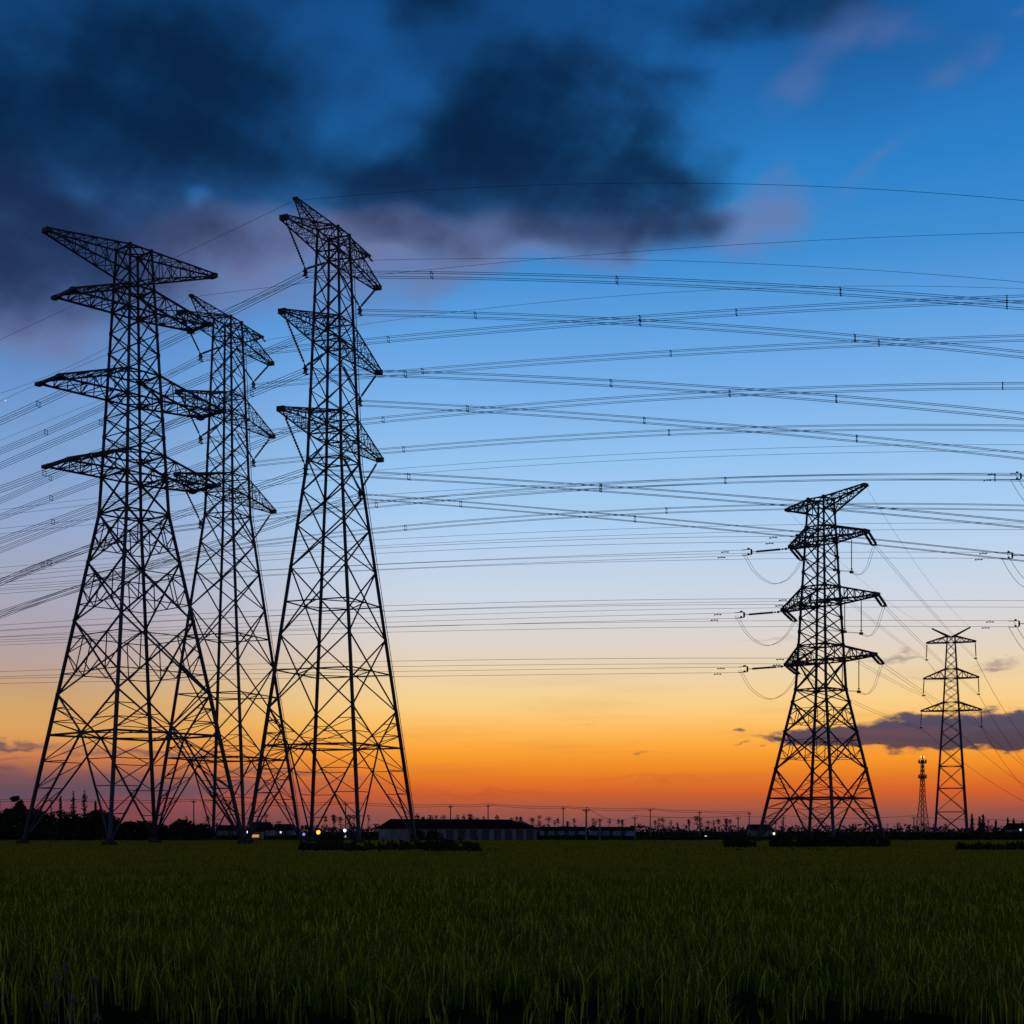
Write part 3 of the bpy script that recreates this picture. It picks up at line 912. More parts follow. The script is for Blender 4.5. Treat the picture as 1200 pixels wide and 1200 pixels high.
# ------------------------------------------------------------------ telecom mast
mast = empty('telecom_mast', place(1081, 680), 0.3)
tag(mast, 'thin telecom mast with two round platforms and red lamps on top', 'mast')
wF = width_fn([(0, 4.9), (16, 2.0), (35, 0.85)])
mb = MB()
zs = [0, 3, 6, 9, 12, 14.5, 17, 19.5, 22, 24.5, 27, 29, 31, 33, 35]
mz = lambda k, z: Vector((CORN[k][0] * wF(z) / 2, CORN[k][1] * wF(z) / 2, z))
for z0, z1 in zip(zs, zs[1:]):
    for k in range(4):
        j = (k + 1) % 4
        mb.bar(mz(k, z0), mz(k, z1), 0.12); mb.bar(mz(k, z0), mz(j, z1), 0.05); mb.bar(mz(j, z0), mz(k, z1), 0.05); mb.bar(mz(k, z1), mz(j, z1), 0.05)
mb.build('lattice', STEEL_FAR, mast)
for z, rr in ((33.6, 1.6), (26.6, 1.65)):
    mb = MB()
    mb.tube([(0, 0, z - 0.12), (0, 0, z + 0.12)], rr, 12)
    for k in range(12):
        a = k * math.pi / 6
        mb.bar((rr * math.cos(a), rr * math.sin(a), z), (rr * math.cos(a), rr * math.sin(a), z + 1.1), 0.07)
    pf = mb.build('platform', STEEL_FAR, mast)
    for k in range(6):
        a = k * math.pi / 3 + 0.2
        mb = MB(); mb.box(((rr + 0.2) * math.cos(a), (rr + 0.2) * math.sin(a), z + 0.9), 0.3, 0.3, 1.7, a)
        mb.build('antenna_panel', STEEL_FAR, pf)
mb = MB(); mb.bar((0, 0, 35), (0, 0, 37.2), 0.14); mb.bar((-0.9, 0, 36.4), (0.9, 0, 36.4), 0.1); mb.build('spike', STEEL_FAR, mast)
RED = mat('red_beacon', (0.4, 0.1, 0.08), 0.4, emit=(1.0, 0.35, 0.28), estr=3.2)
for sx in (-0.75, 0.75):
    mb = MB(); mb.tube([(sx, 0, 36.3 + 0.62 * q) for q in (0, 0.3, 0.7, 1.0)], 0.5, 8, [0.18, 0.36, 0.36, 0.15]); mb.build('beacon_lamp', RED, mast)


# ------------------------------------------------------------------ vegetation helpers
def leaves(C, S, size, jit=0.5):
    """leaf clump quads at centres C (n,3), half size S"""
    n = len(C)
    u = rng.normal(size=(n, 3)); u /= np.linalg.norm(u, axis=1)[:, None]
    t = rng.normal(size=(n, 3)); v = np.cross(u, t); v /= np.linalg.norm(v, axis=1)[:, None]
    sz = size * rng.uniform(0.5, 1.3, size=(n, 1))
    a = u * sz; b = v * sz * rng.uniform(0.4, 0.8, size=(n, 1))
    V = np.stack([C - a, C - b * 0.9 + a * 0.1, C + a, C + b], axis=1).reshape(-1, 3)
    Q = np.arange(n * 4).reshape(-1, 4)
    return V, Q


def clumps(blobs, n):
    """random points in a set of ellipsoids (x,y,z,rx,ry,rz), denser near the shell"""
    out = []
    vol = np.array([b[3] * b[4] * b[5] for b in blobs]) ** 0.75
    cnt = np.maximum(8, (n * vol / vol.sum()).astype(int))
    for b, k in zip(blobs, cnt):
        d = rng.normal(size=(k, 3)); d /= np.linalg.norm(d, axis=1)[:, None]
        r = rng.uniform(0.35, 1.08, size=(k, 1)) ** 0.6
        out.append(np.array(b[:3]) + d * r * np.array(b[3:]))
    return np.concatenate(out)


def broad_tree(name, base, h, wd, label, group, n=1600, leaf=0.28, m=LEAF, trunk_h=0.25, cat='tree', seedblobs=9):
    root = empty(name, base)
    tag(root, label, cat, group)
    mb = MB()
    mb.tube([(0, 0, -0.1), (0.05 * wd, 0, h * 0.3), (0.02, 0.03 * wd, h * 0.62)], 0.1, 6, [h * 0.028, h * 0.02, h * 0.008])
    for k in range(5):
        a = k * 1.26 + random.random()
        mb.tube([(0.03 * wd, 0, h * (0.25 + 0.06 * k)), (math.cos(a) * wd * 0.2, math.sin(a) * wd * 0.2, h * (0.45 + 0.05 * k)), (math.cos(a) * wd * 0.33, math.sin(a) * wd * 0.33, h * (0.55 + 0.06 * k))], 0.05, 5, [h * 0.012, h * 0.008, h * 0.003])
    mb.build('trunk', BARK, root)
    bl = []
    for k in range(seedblobs):
        a = random.uniform(0, 6.28); q = random.uniform(0, 1) ** 0.7
        z = random.uniform(trunk_h + 0.12, 0.9)
        rr = wd * 0.5 * (1 - abs(z - 0.5) * 0.9) 
        s = random.uniform(0.16, 0.28) * wd
        bl.append((math.cos(a) * rr * q * 0.75, math.sin(a) * rr * q * 0.75, z * h - 0.04 * h, s, s, s * 0.75))
    C = clumps(bl, n)
    C[:, 2] = np.maximum(C[:, 2], 0.05)
    V, Q = leaves(C, None, leaf)
    npmesh('crown', V, Q, m, root)
    return root


def conifer(name, base, h, wd, label, group, n=900, leaf=0.22, m=LEAF, cat='tree', gap=0.08, whorls=20):
    root = empty(name, base)
    tag(root, label, cat, group)
    mb = MB(); mb.tube([(0, 0, -0.1), (0.03 * h * random.uniform(-.3, .3), 0, h * 0.97)], 0.1, 5, [h * 0.018, h * 0.003])
    mb.build('trunk', BARK, root)
    P_ = []
    for k in range(whorls):
        t = lerp(gap, 0.97, k / (whorls - 1))
        rr = (wd * 0.5 * (1 - t) ** 0.75 + 0.08) * random.uniform(0.55, 1.25)
        m_ = max(6, int(n / whorls * (1.3 - t)))
        nb = 5
        ang = rng.choice(np.arange(nb) * 6.283 / nb + random.random() * 6, size=m_) + rng.normal(size=m_) * 0.25
        q = rng.uniform(0.03, 1.05, size=m_) * rng.uniform(0.55, 1.15)
        zz = t * h - q * rr * 0.3 + rng.normal(size=m_) * h * 0.035
        P_.append(np.stack([np.cos(ang) * q * rr, np.sin(ang) * q * rr, zz], axis=1))
    V, Q = leaves(np.concatenate(P_), None, leaf)
    npmesh('crown', V, Q, m, root)
    return root


def bush(name, base, w, d, h, label, group, n=1500, leaf=0.16, m=LEAF, cat='bush'):
    bl = []
    k = max(4, int(w / (h * 0.55)))
    for i in range(k):
        x = lerp(-w / 2 + h * 0.35, w / 2 - h * 0.35, i / max(1, k - 1)) + random.uniform(-.15, .15) * h
        s = random.choice((0.3, 0.42, 0.5, 0.62)) * random.uniform(0.85, 1.1) * h
        bl.append((x, random.uniform(-.3, .3) * d, s * 0.85 * random.uniform(0.85, 1.0), s * 0.95, d * 0.5, s))
    for i in range(k * 2):
        bl.append((random.uniform(-.48, .48) * w, random.uniform(-.3, .3) * d, h * random.uniform(0.6, 1.05), 0.07 * h, 0.07 * h, 0.26 * h))
    C = clumps(bl, n); C[:, 2] = np.abs(C[:, 2])
    V, Q = leaves(C, None, leaf)
    o = npmesh(name, V, Q, m)
    o.location = base
    tag(o, label, cat, group)
    return o


def gnd(px, Y): return (((px - 600.0) / F) * Y, Y, 0.0)


# ---- dark trees at the left edge
YL = 268.0
sL = YL / F
SPOTS = ['hugging the left frame edge', 'below the tall round crowned tree', 'left of the first left pylon leg', 'behind the outer leg of the left pylon', 'just right of the outer leg of the left pylon',
         'left of the twin conifers', 'in front of the conifers', 'right of the conifers', 'behind the second leg of the left pylon', 'beyond the second leg of the left pylon',
         'low, between the inner legs of the left pylon', 'low, behind the third leg of the left pylon', 'low, right of the third leg of the left pylon', 'low, between the left and middle pylon']
for i, (px, ty, wpx) in enumerate([(-6, 948, 34), (14, 950, 34), (36, 951, 36), (55, 952, 32), (72, 952, 32), (86, 958, 26), (104, 957, 30), (120, 953, 30), (136, 961, 26), (150, 966, 22),
                                   (167, 966, 26), (185, 970, 26), (212, 967, 34), (236, 970, 30)]):
    broad_tree('broadleaf_tree', gnd(px, YL + random.uniform(-6, 10)), (988 - ty) * sL, wpx * sL * 1.25, 'dark bushy tree %s' % SPOTS[i], 'dark trees on the left', n=2200, leaf=0.34, trunk_h=0.0, seedblobs=17)
broad_tree('broadleaf_tree', gnd(20, YL + 12), (987 - 925) * sL, 23 * sL, 'tall round crowned tree rising above the dark mass at the left', 'dark trees on the left', n=1300, leaf=0.27, trunk_h=0.42, seedblobs=12)
for px, ty, wpx, lb in ((-3, 932, 16, 'conifer cut by the left frame edge'), (71, 936, 12, 'thin conifer behind the outer leg of the left pylon'), (86, 933, 15, 'sparse conifer, left one of a close pair'), (99, 931, 19, 'fuller conifer, right one of a close pair'), (112, 942, 9, 'short conifer peeping over the tree right of the conifer pair')):
    conifer('conifer_tree', gnd(px, YL + 16), (988 - ty) * (YL + 16) / F, wpx * sL * 1.25, lb, 'conifers on the left', n=1000, leaf=0.23)
# ---- conifers at the right
YR = 470.0
sR = YR / F
for px, ty, wpx, lb in ((1139, 953, 11, 'slender conifer right beside the distant pylon'), (1148, 957, 9, 'small conifer leaning on its taller neighbour'), (1152, 954, 10, 'taller conifer of the middle pair'), (1167, 961, 10, 'squat conifer between the pairs'),
                        (1181, 957, 9, 'pointed conifer, first of the rightmost trio'), (1188, 960, 9, 'middle conifer of the rightmost trio'), (1198, 963, 12, 'conifer cut by the right frame edge')):
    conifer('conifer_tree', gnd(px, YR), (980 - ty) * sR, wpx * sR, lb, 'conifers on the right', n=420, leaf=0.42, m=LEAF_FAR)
# ---- thin bare-stemmed trees along the horizon
THIN = [(218, 957), (243, 957), (254, 965), (304, 962), (312, 955), (327, 963), (367, 957), (382, 957), (391, 956), (399, 958), (410, 956), (415, 957), (432, 956), (490, 956), (496, 958), (504, 956), (511, 957), (520, 957),
        (536, 956), (544, 957), (551, 955), (559, 959), (567, 958), (583, 957), (600, 959), (605, 958), (610, 958), (624, 959), (632, 957), (643, 959), (650, 962), (654, 960), (665, 963), (673, 960), (695, 960),
        (698, 963), (714, 960), (725, 961), (729, 961), (768, 962), (772, 960), (777, 960), (786, 962), (794, 965), (807, 961), (817, 957), (821, 960), (830, 963), (836, 962), (842, 961), (851, 960),
        (856, 961), (897, 962), (909, 964), (917, 962), (1000, 966), (1014, 965), (1024, 966), (1040, 966), (1053, 965), (1094, 966), (1108, 966)]
YT = 560.0
proto = []
for v in range(6):
    hgt = 7.0
    P_ = []
    for k in range(random.randint(5, 10)):
        z = random.uniform(0.42, 1.0) * hgt if k else hgt * 0.97
        s_ = random.uniform(0.3, 0.95)
        c = np.array([random.uniform(-.7, .7) * (1.2 - z / hgt), random.uniform(-.7, .7), z])
        P_.append(c + rng.normal(size=(26, 3)) * np.array([s_, s_, s_ * 0.8]) * 0.7)
    V, Q = leaves(np.concatenate(P_), None, 0.27)
    mb = MB(); mb.tube([(0, 0, -0.2), (0.1, 0, hgt * 0.5), (0.0, 0.1, hgt)], 0.1, 5, [0.13, 0.09, 0.03])
    proto.append((V, Q, mb))
me_cache = []
ORDW = ['first', 'second', 'third', 'fourth', 'fifth', 'sixth', 'seventh', 'eighth', 'ninth', 'tenth', 'eleventh', 'twelfth', 'thirteenth', 'fourteenth', 'fifteenth', 'sixteenth', 'seventeenth', 'eighteenth', 'nineteenth', 'twentieth']
ZONES = [(0, 'between the left and middle pylon legs'), (290, 'among the legs of the tallest pylon'), (486, 'above the long shed roof'), (631, 'above the bluish sheds'), (747, 'between the bluish sheds and hedge block'),
         (890, 'among the strain pylon legs'), (995, 'between the strain pylon and the telecom mast'), (1090, 'under the slim distant pylon')]
zcount = {}
for i, (px, ty) in enumerate(THIN):
    zn = [z for x, z in ZONES if px >= x][-1]
    zcount[zn] = zcount.get(zn, -1) + 1
    v = i % 6
    Y = YT + ((i * 37) % 80)
    hgt = (HZ - ty) / F * Y + H
    root = empty('thin_tree', gnd(px, Y), random.uniform(-0.6, 0.6))
    root.scale = (hgt / 7.0 * random.uniform(0.7, 1.15),) * 2 + (hgt / 7.0,)
    tag(root, '%s spindly sparse tree from the left %s' % (ORDW[zcount[zn]], zn), 'tree', 'spindly trees along the horizon')
    if len(me_cache) <= v:
        V, Q, mb = proto[v]
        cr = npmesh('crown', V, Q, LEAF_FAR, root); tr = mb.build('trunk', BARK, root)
        me_cache.append((cr, tr))
    else:
        for src in me_cache[v]:
            c = src.copy(); COL.objects.link(c); c.parent = root

# ---- far tree line and hedgerows: masses nobody could count
P_ = []
for x in np.arange(-330, 330, 1.6):
    Y = 690.0
    hh = 2.6 + 0.5 * math.sin(x * 0.043) + 0.35 * math.sin(x * 0.19 + 1)
    hh += random.choice((0, 0, 0, 0.6, 1.2, 2.2)) * random.uniform(0.6, 1.2)
    P_.append(np.array([x, Y, 0]) + np.stack([rng.normal(size=26) * 1.1, rng.normal(size=26) * 4, rng.uniform(0, 1, 26) ** 0.8 * hh], axis=1))
V, Q = leaves(np.concatenate(P_), None, 0.85)
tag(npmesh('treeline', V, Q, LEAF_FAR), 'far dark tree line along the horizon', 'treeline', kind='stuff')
P_ = []
for x in np.arange(-150, 160, 0.9):
    Y = 345.0 + 6 * math.sin(x * 0.05)
    px = 600 + F * x / Y
    top = 981 - 1.5 * math.sin(px * 0.021) - (6.5 if px > 1035 else 0) - (2.5 if px < 300 else 0)
    hh = max(0.35, H + (HZ - top) * Y / F) * random.uniform(0.85, 1.05)
    P_.append(np.array([x, Y, 0]) + np.stack([rng.normal(size=60) * 0.7, rng.normal(size=60) * 1.2, rng.uniform(0, 1, 60) ** 0.9 * hh], axis=1))
V, Q = leaves(np.concatenate(P_), None, 0.5)
tag(npmesh('hedgerow', V, Q, LEAF), 'dark unbroken hedgerow along the far side of the field', 'hedgerow', kind='stuff')

# ---- bushes around tower bases
bush('hedge_block', gnd(869, 152), 40 * 152 / F, 1.6, 1.36, 'square dark hedge block left of the strain pylon', 'low dark bushes', n=2200, cat='hedge')
BU = [(921, 154, 40, 980, 'low dark bush under the outer leg of the strain pylon'), (958, 156, 40, 977, 'domed dark bush in front of the inner legs of the strain pylon'), (992, 156, 50, 977, 'largest domed bush below the strain pylon'), (1022, 157, 36, 983, 'flat dark bush under the inner right leg of the strain pylon'),
      (372, 128, 46, 987, 'low bush left of the street lamps, under the tallest pylon'), (390, 150, 26, 979, 'taller dark shrub beside the orange lamp'), (412, 126, 50, 987, 'low bush between the white lamp and the long shed'), (455, 128, 52, 987, 'low straggly bush in front of the shed gable'),
      (497, 140, 36, 987, 'small bush at the right foot of the tallest pylon'), (529, 112, 64, 986, 'wide dark bush in the field before the long shed'), (500, 262, 34, 974, 'round shrub against the shed wall'), (1165, 130, 84, 989, 'flat dark scrub at the right edge of the field')]
for px, Y, wpx, ty, lb in BU:
    bush('bush', gnd(px, Y), wpx * Y / F, 1.4, max(0.6, (HZ - ty) / F * Y + H + 0.06), lb, 'low dark bushes', n=2600, leaf=0.15)

# ------------------------------------------------------------------ buildings
def shed(name, px0, px1, Y, eave, ridge, depth, label, group, wallm=WALL, hip=0.06, doors=(), gable=True, doorw=1.6, cat='shed', yaw=0.0):
    """a gabled building whose front left corner stands at px0 and whose front reaches px1, turned by yaw"""
    x0 = (px0 - 600) / F * Y
    k = (px1 - 600) / F
    L = (k * Y - x0) / (math.cos(yaw) - k * math.sin(yaw))
    root = empty(name, (x0 + L / 2 * math.cos(yaw), Y + L / 2 * math.sin(yaw), 0), yaw)
    tag(root, label, cat, group)
    mb = MB(); h = L / 2
    a = [(-h, 0), (h, 0), (h, depth), (-h, depth)]
    for (p, q) in zip(a, a[1:] + a[:1]):
        mb.poly([(p[0], p[1], 0), (q[0], q[1], 0), (q[0], q[1], eave), (p[0], p[1], eave)])
    for sx in ((-1, 1) if gable else ()):
        mb.poly([(sx * (h - 0.001), 0, eave), (sx * (h - 0.001), depth, eave), (sx * (h - 0.001), depth / 2, ridge - 0.1)])
    mb.build('wall', wallm, root)
    mb = MB(); o = 0.45; hi = L * hip
    A, B = (-h - o, -o, eave - 0.1), (h + o, -o, eave - 0.1)
    C_, D_ = (h + o, depth + o, eave - 0.1), (-h - o, depth + o, eave - 0.1)
    r0, r1 = (-h - o, depth / 2, ridge), (h + o - hi, depth / 2, ridge)
    mb.poly([A, B, r1, r0]); mb.poly([C_, D_, r0, r1]); mb.poly([B, C_, r1]); mb.poly([D_, A, r0])
    mb.poly([(-h + 0.01, 0.01, eave - 0.05), (-h + 0.01, depth - 0.01, eave - 0.05), (h - 0.01, depth - 0.01, eave - 0.05), (h - 0.01, 0.01, eave - 0.05)])
    mb.build('roof', ROOF, root)
    for dxp in doors:
        kk = (dxp - 600) / F
        x = (kk * Y - x0) / (math.cos(yaw) - kk * math.sin(yaw)) - L / 2
        mb = MB(); mb.box((x, -0.02, 0.98), doorw, 0.1, 1.9)
        mb.box((x, -0.05, 2.0), doorw + 0.3, 0.16, 0.1)
        mb.build('door', DOORM, root)
    return root


lsh = shed('long_shed', 477, 629, 290, 2.5, 4.3, 13.0, 'long low white walled shed with dark tiled roof and a row of dark doors', None, doors=(490, 505, 527, 541, 555, 569, 583, 596, 609, 621), hip=0.1, yaw=R(31))
mb = MB(); mb.box((-(lsh.children[0].data.vertices[1].co.x) - 0.02, 9.0, 0.95), 0.1, 2.6, 1.9); mb.build('door', DOORM, lsh)
shed('blue_shed', 634, 688, 355, 2.15, 2.9, 5, 'pale bluish low shed right after the long dark roofed one', 'bluish sheds', WALLB, doors=(640, 652, 664, 676), doorw=1.0)
shed('blue_shed', 692, 745, 362, 2.2, 2.9, 5, 'pale bluish low shed behind the tall near utility pole', 'bluish sheds', WALLB, doors=(703, 716, 730), doorw=1.0)
shed('village_house', 296, 318, 390, 2.3, 4.3, 6, 'small gabled house behind the legs of the tallest pylon', 'village houses', WALL, doors=(307,), hip=0.25, cat='house')
shed('village_house', 322, 344, 400, 2.3, 3.8, 6, 'small house between the gabled one and the bluish lights', 'village houses', WALL, doors=(333,), hip=0.25, cat='house')
shed('village_house', 255, 285, 420, 2.2, 3.6, 6, 'dim low house left of the lit doorway', 'village houses', WALL, doors=(270,), hip=0.25, cat='house')
shed('village_house', 880, 905, 420, 2.4, 3.8, 6, 'dim house behind the outer leg of the strain pylon', 'village houses', WALL, doors=(890,), hip=0.25, cat='house')
shed('village_house', 1186, 1216, 430, 2.4, 4.2, 6, 'pale house cut by the right frame edge', 'village houses', WALLB, doors=(1195,), hip=0.25, cat='house')
# lit open porch with yellow light inside
por = shed('lit_porch', 293, 306, 318, 1.9, 2.3, 3, 'small porch glowing yellow beside a lamp, behind the pylon foot', None, WALL, cat='porch')
LITM = mat('lit_opening', (0.5, 0.35, 0.15), 0.6, emit=(1.0, 0.45, 0.08), estr=0.6)
mb = MB(); mb.box((0, -0.03, 0.75), 1.5, 0.08, 0.6); mb.build('lit_doorway', LITM, por)


# ------------------------------------------------------------------ lamps
def lamp(px, py, Y, col, stren, r, label, arm_len=0.8):
    p = at(px, py, Y)
    root = empty('street_lamp', (p.x, p.y, 0))
    tag(root, label, 'street lamp', 'street lamps')
    mb = MB()
    mb.tube([(arm_len, 0, 0), (arm_len, 0, p.z * 0.8), (arm_len * 0.8, 0, p.z + 0.25), (0.0, 0, p.z + 0.3)], 0.06, 6, [0.09, 0.07, 0.05, 0.04])
    mb.build('pole', POLE, root)
    mb = MB(); mb.box((0, 0, p.z + 0.27), 0.6, 0.3, 0.12); housing = mb.build('lamp_housing', STEEL, root)
    mb = MB(); mb.tube([(0, 0, p.z + 0.18 - r * 2 * q) for q in (0, 0.2, 0.5, 0.8, 1.0)], r, 10, [r * 0.5, r * 0.9, r, r * 0.8, r * 0.3])
    mb.build('lamp_glass', mat('lamp_glow', col, 0.4, emit=col, estr=stren), housing)
    return root


lamp(373, 974, 300, (1.0, 0.36, 0.04), 2.3, 0.42, 'orange street lamp glowing behind the tallest pylon')
lamp(404, 972.5, 305, (0.8, 0.9, 1.0), 2.2, 0.32, 'white street lamp left of the long shed')
lamp(404.5, 980, 315, (0.6, 0.75, 1.0), 0.7, 0.22, 'low white lamp just under the taller white one', 0.4)
lamp(291, 974.5, 320, (1.0, 0.78, 0.5), 2.4, 0.34, 'warm white lamp beside the yellow porch')
lamp(349.5, 979.5, 330, (0.8, 0.88, 1.0), 1.0, 0.22, 'small white lamp left of the bluish light')
lamp(356, 977, 335, (0.3, 0.36, 0.8), 0.7, 0.34, 'dim bluish lamp behind the inner leg of the tallest pylon')
lamp(329, 975, 360, (0.8, 0.85, 1.0), 0.9, 0.26, 'faint lamp over the village houses')
lamp(907, 976.5, 330, (0.95, 1.0, 0.6), 1.6, 0.26, 'yellowish lamp between the legs of the strain pylon')
lamp(827, 980, 350, (0.95, 1.0, 0.7), 2.0, 0.26, 'tiny lamp by the hedgerow left of the strain pylon')
lamp(1196, 972, 420, (0.75, 0.85, 1.0), 1.0, 0.3, 'faint white lamp near the right frame edge')

# ------------------------------------------------------------------ utility poles and their cables
UP = [(-70, 936, 330, 0), (60, 937, 340, 0), (227, 938, 350, 0), (405, 941, 330, 0), (528, 944, 345, 0), (572, 943, 360, 0), (660, 946, 375, 0), (762, 948, 390, 0), (820, 951, 405, 0), (878, 952, 415, 0),
      (687, 947.5, 235, 1), (744, 957, 330, 1), (865, 957, 345, 1), (918, 957, 360, 1), (1071, 957, 375, 1), (1158, 961, 390, 1), (1290, 961, 400, 1), (703, 959, 262, 2)]
UL = ['beyond the left frame edge', 'behind the dark trees at the left', 'between the left and middle pylons', 'beside the white street lamp', 'behind the long shed, thicker one', 'behind the long shed with level crossarm', 'over the bluish shed', 'in open ground midway to the strain pylon', 'left of the strain pylon, in line with the hedge block', 'at the outer leg of the strain pylon',
      'nearest and darkest, before the bluish sheds', 'short, right of the bluish sheds', 'short and dark, left of the strain pylon', 'short, inside the strain pylon legs', 'short, left of the telecom mast', 'short, among the right conifers', 'beyond the right frame edge', 'shortest, next to the nearest pole']
tops = {0: [], 1: [], 2: []}
for (px, ty, Y, ln), lb in zip(UP, UL):
    p = at(px, ty, Y)
    root = empty('utility_pole', (p.x, p.y, 0), random.uniform(-0.5, 0.5))
    tag(root, 'utility pole ' + lb, 'utility pole', 'utility poles')
    mb = MB(); mb.tube([(0, 0, -0.2), (0, 0, p.z)], 0.15, 7, [0.19, 0.12]); mb.build('shaft', POLE, root)
    mb = MB(); mb.bar((-0.62, 0, p.z - 0.3), (0.62, 0, p.z - 0.3), 0.06); mb.bar((0, 0, p.z - 0.8), (0.45, 0, p.z - 0.3), 0.03); mb.bar((0, 0, p.z - 0.8), (-0.45, 0, p.z - 0.3), 0.03)
    xarm = mb.build('crossarm', STEEL, root)
    for q in (-0.55, 0, 0.55):
        mb = MB(); zz = p.z - 0.26 if q else p.z
        mb.tube([(q, 0, zz + t * 0.22) for t in (0, 0.3, 0.6, 1)], 0.06, 6, [0.04, 0.06, 0.06, 0.03]); mb.build('insulator', INSUL, xarm)
    tops[ln].append(p)
for ln, nm in ((0, 'long row of utility poles'), (1, 'row of shorter utility poles')):
    for off, drop, lb in (((0, 0, 0.25), 0.35, 'topmost'), ((0.8, 0.1, -0.1), 0.55, 'lower')) if ln == 0 else (((0, 0, 0.25), 0.5, 'sagging'),):
        pts = []
        T_ = tops[ln]
        for p, q in zip(T_, T_[1:]):
            L = (q - p).length
            for u in range(12):
                t = u / 12
                pts.append(p.lerp(q, t) + Vector(off) + Vector((0, 0, -4 * drop * (L / 30) * t * (1 - t))))
        pts.append(T_[-1] + Vector(off))
        o0 = pts[0]
        mb = MB(); mb.tube([p - o0 for p in pts], 0.045, 4)
        o = mb.build('utility_cable', WIRE, None); o.location = o0
        tag(o, '%s cable strung along the %s' % (lb, nm), 'cable', 'utility cables')

# ------------------------------------------------------------------ rice
def rice(y0, y1, tufts, blades, hgt, wid, spread, edge_near=False, bunds=()):
    """tufts of bent blades scattered over a wedge of the field"""
    n = tufts
    Y = np.sqrt(rng.uniform(y0 ** 2, y1 ** 2, n))
    X = rng.uniform(-0.5, 0.5, n) * Y + rng.uniform(-7, 7, n)
    patch = 0.5 + 0.5 * np.sin(X * 0.55 + np.sin(Y * 0.4) * 2) * np.sin(Y * 0.62 + X * 0.17)
    fine = 0.5 + 0.5 * np.sin(X * 2.1 + np.sin(Y * 1.7) * 1.5) * np.sin(Y * 1.9 + np.sin(X * 1.3))
    hg = hgt * (0.72 + 0.3 * patch + 0.16 * fine) * rng.uniform(0.75, 1.2, n)
    keep = rng.uniform(size=n) < 0.5 + 0.5 * fine
    for bc, bw in bunds:                                  # low bunds between the plots, where the crop is short
        dd = np.abs(Y - bc - 0.03 * bc * np.sin(X * 0.09 + bc))
        hg = np.where(dd < bw * (0.7 + 0.5 * np.sin(X * 0.21 + bc)), hg * 0.2, hg)
    if edge_near:                                         # a ragged near margin
        edge = 15.0 + 0.8 * np.sin(X * 0.9) + 0.6 * np.sin(X * 2.3 + 1) + np.where(X < -3.6, 3.0, 0)
        keep &= (Y > edge) | (rng.uniform(size=n) < np.clip((Y - 11.5) * 0.07, 0.0, 1.0))
    X, Y, hg = X[keep], Y[keep], hg[keep]
    n = len(X)
    X = np.repeat(X, blades) + rng.normal(size=n * blades) * spread
    Y = np.repeat(Y, blades) + rng.normal(size=n * blades) * spread
    hg = np.repeat(hg, blades) * rng.uniform(0.5, 1.1, n * blades)
    m = n * blades
    th = rng.uniform(0, 6.283, m)                        # facing
    lean = np.where(rng.uniform(size=m) < 0.12, rng.uniform(0.4, 0.9, m), rng.uniform(0.02, 0.32, m)) * hg; la = rng.uniform(0, 6.283, m)
    w = wid * rng.uniform(0.6, 1.3, m)
    cx, cy = np.cos(th) * w, np.sin(th) * w
    lx_, ly_ = np.cos(la) * lean, np.sin(la) * lean
    z = np.zeros(m)
    V = np.stack([np.stack([X - cx * 0.7, Y - cy * 0.7, z], 1), np.stack([X + cx * 0.7, Y + cy * 0.7, z], 1),
                  np.stack([X + cx + lx_ * 0.3, Y + cy + ly_ * 0.3, hg * 0.58], 1), np.stack([X - cx + lx_ * 0.3, Y - cy + ly_ * 0.3, hg * 0.58], 1),
                  np.stack([X + cx * 0.12 + lx_, Y + cy * 0.12 + ly_, hg], 1), np.stack([X - cx * 0.12 + lx_, Y - cy * 0.12 + ly_, hg], 1)], axis=1).reshape(-1, 3)
    i = np.arange(m)[:, None] * 6
    Q = np.concatenate([i + np.array([[0, 1, 2, 3]]), i + np.array([[3, 2, 4, 5]])], axis=0)
    return V, Q


def rice_mat(name, cols):
    m = bpy.data.materials.new(name)
    m.use_nodes = True
    nt = m.node_tree
    b = nt.nodes['Principled BSDF']
    ge = nt.nodes.new('ShaderNodeNewGeometry')
    cr = nt.nodes.new('ShaderNodeValToRGB')
    while len(cr.color_ramp.elements) < len(cols): cr.color_ramp.elements.new(1.0)
    for e, (p, c) in zip(cr.color_ramp.elements, cols): e.position = p
    for e, (p, c) in zip(cr.color_ramp.elements, cols): e.position = p; e.color = c + (1,)
    nt.links.new(ge.outputs['Random Per Island'], cr.inputs[0])
    nt.links.new(cr.outputs[0], b.inputs['Base Color'])
    b.inputs['Roughness'].default_value = 0.8
    b.inputs['Specular IOR Level'].default_value = 0.03
    tr = nt.nodes.new('ShaderNodeBsdfTranslucent')
    mx = nt.nodes.new('ShaderNodeMixShader'); mx.inputs[0].default_value = 0.5
    nt.links.new(cr.outputs[0], tr.inputs['Color'])
    nt.links.new(b.outputs[0], mx.inputs[1]); nt.links.new(tr.outputs[0], mx.inputs[2])
    nt.links.new(mx.outputs[0], nt.nodes['Material Output'].inputs['Surface'])
    return m


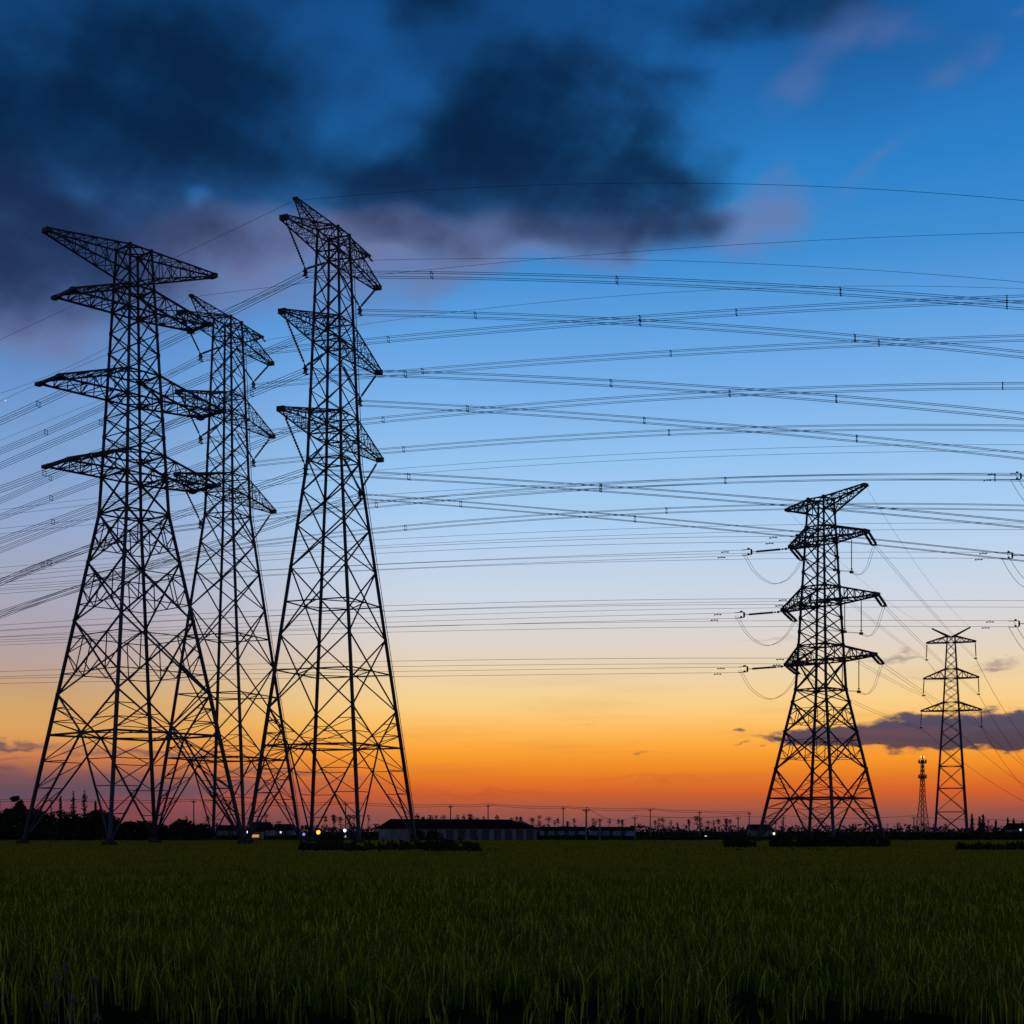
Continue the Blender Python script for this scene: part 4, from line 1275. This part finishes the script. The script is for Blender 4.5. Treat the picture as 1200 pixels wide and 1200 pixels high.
RICE = rice_mat('green_rice_blades', [(0.0, (0.042, 0.050, 0.0035)), (0.5, (0.080, 0.086, 0.0045)), (0.78, (0.155, 0.155, 0.007)), (0.93, (0.32, 0.31, 0.016)), (1.0, (0.36, 0.22, 0.04))])
RIPE = rice_mat('ripening_rice_blades', [(0.0, (0.098, 0.088, 0.004)), (0.5, (0.145, 0.122, 0.005)), (1.0, (0.21, 0.16, 0.008))])


def crop(name, sets, m, label):
    Vs, Qs, off = [], [], 0
    for V, Q in sets:
        Vs.append(V); Qs.append(Q + off); off += len(V)
    return tag(npmesh(name, np.concatenate(Vs), np.concatenate(Qs), m), label, 'rice', kind='stuff')


crop('rice_crop', [rice(8, 20, 8000, 11, 0.42, 0.0085, 0.05, True), rice(20, 46, 30000, 9, 0.41, 0.012, 0.09, bunds=((43.5, 1.2),))], RICE, 'dark green rice with upright lit blades filling the near field')
crop('ripening_rice', [rice(45, 112, 36000, 6, 0.34, 0.03, 0.2, bunds=((54, 1.0), (73, 1.3), (98, 1.6))), rice(112, 268, 32000, 6, 0.24, 0.065, 0.5, bunds=((135, 3), (180, 4)))], RIPE, 'olive ripening rice in the far plots up to the hedgerow')

# pale seed-headed weeds at the near left margin
WEED = mat('weed_stem', (0.05, 0.055, 0.03), 0.8, vscale=4, col2=(0.08, 0.085, 0.05))
SEED = mat('pale_seed_head', (0.06, 0.06, 0.05), 0.9, vscale=8, col2=(0.10, 0.10, 0.08))
for px, py, Y, lb in ((78, 1133, 12.2, 'pale puffy weed head, highest at the lower left'), (86, 1172, 11.2, 'pale puffy weed head nearest the lower left corner'), (55, 1178, 11.0, 'pale weed head at the far left of the margin'), (114, 1193, 10.7, 'small pale weed head at the bottom edge'), (66, 1146, 11.8, 'dim weed head between the pale ones'), (112, 1148, 11.9, 'tall pale drooping weed beside the rice')):
    p = at(px, py, Y)
    p.z = max(p.z, 0.12)
    root = empty('weed', (p.x, p.y, 0)); tag(root, lb, 'weed', 'weeds at the field margin')
    mb = MB(); mb.tube([(0.03, 0, 0), (0.01, 0.02, p.z * 0.6), (0, 0, p.z)], 0.004, 5, [0.006, 0.005, 0.003]); mb.build('stem', WEED, root)
    C = rng.normal(size=(260, 3)) * np.array([0.011, 0.011, 0.014]) + np.array([0, 0, p.z]); V, Q = leaves(C, None, 0.006); npmesh('seed_head', V, Q, SEED, root)
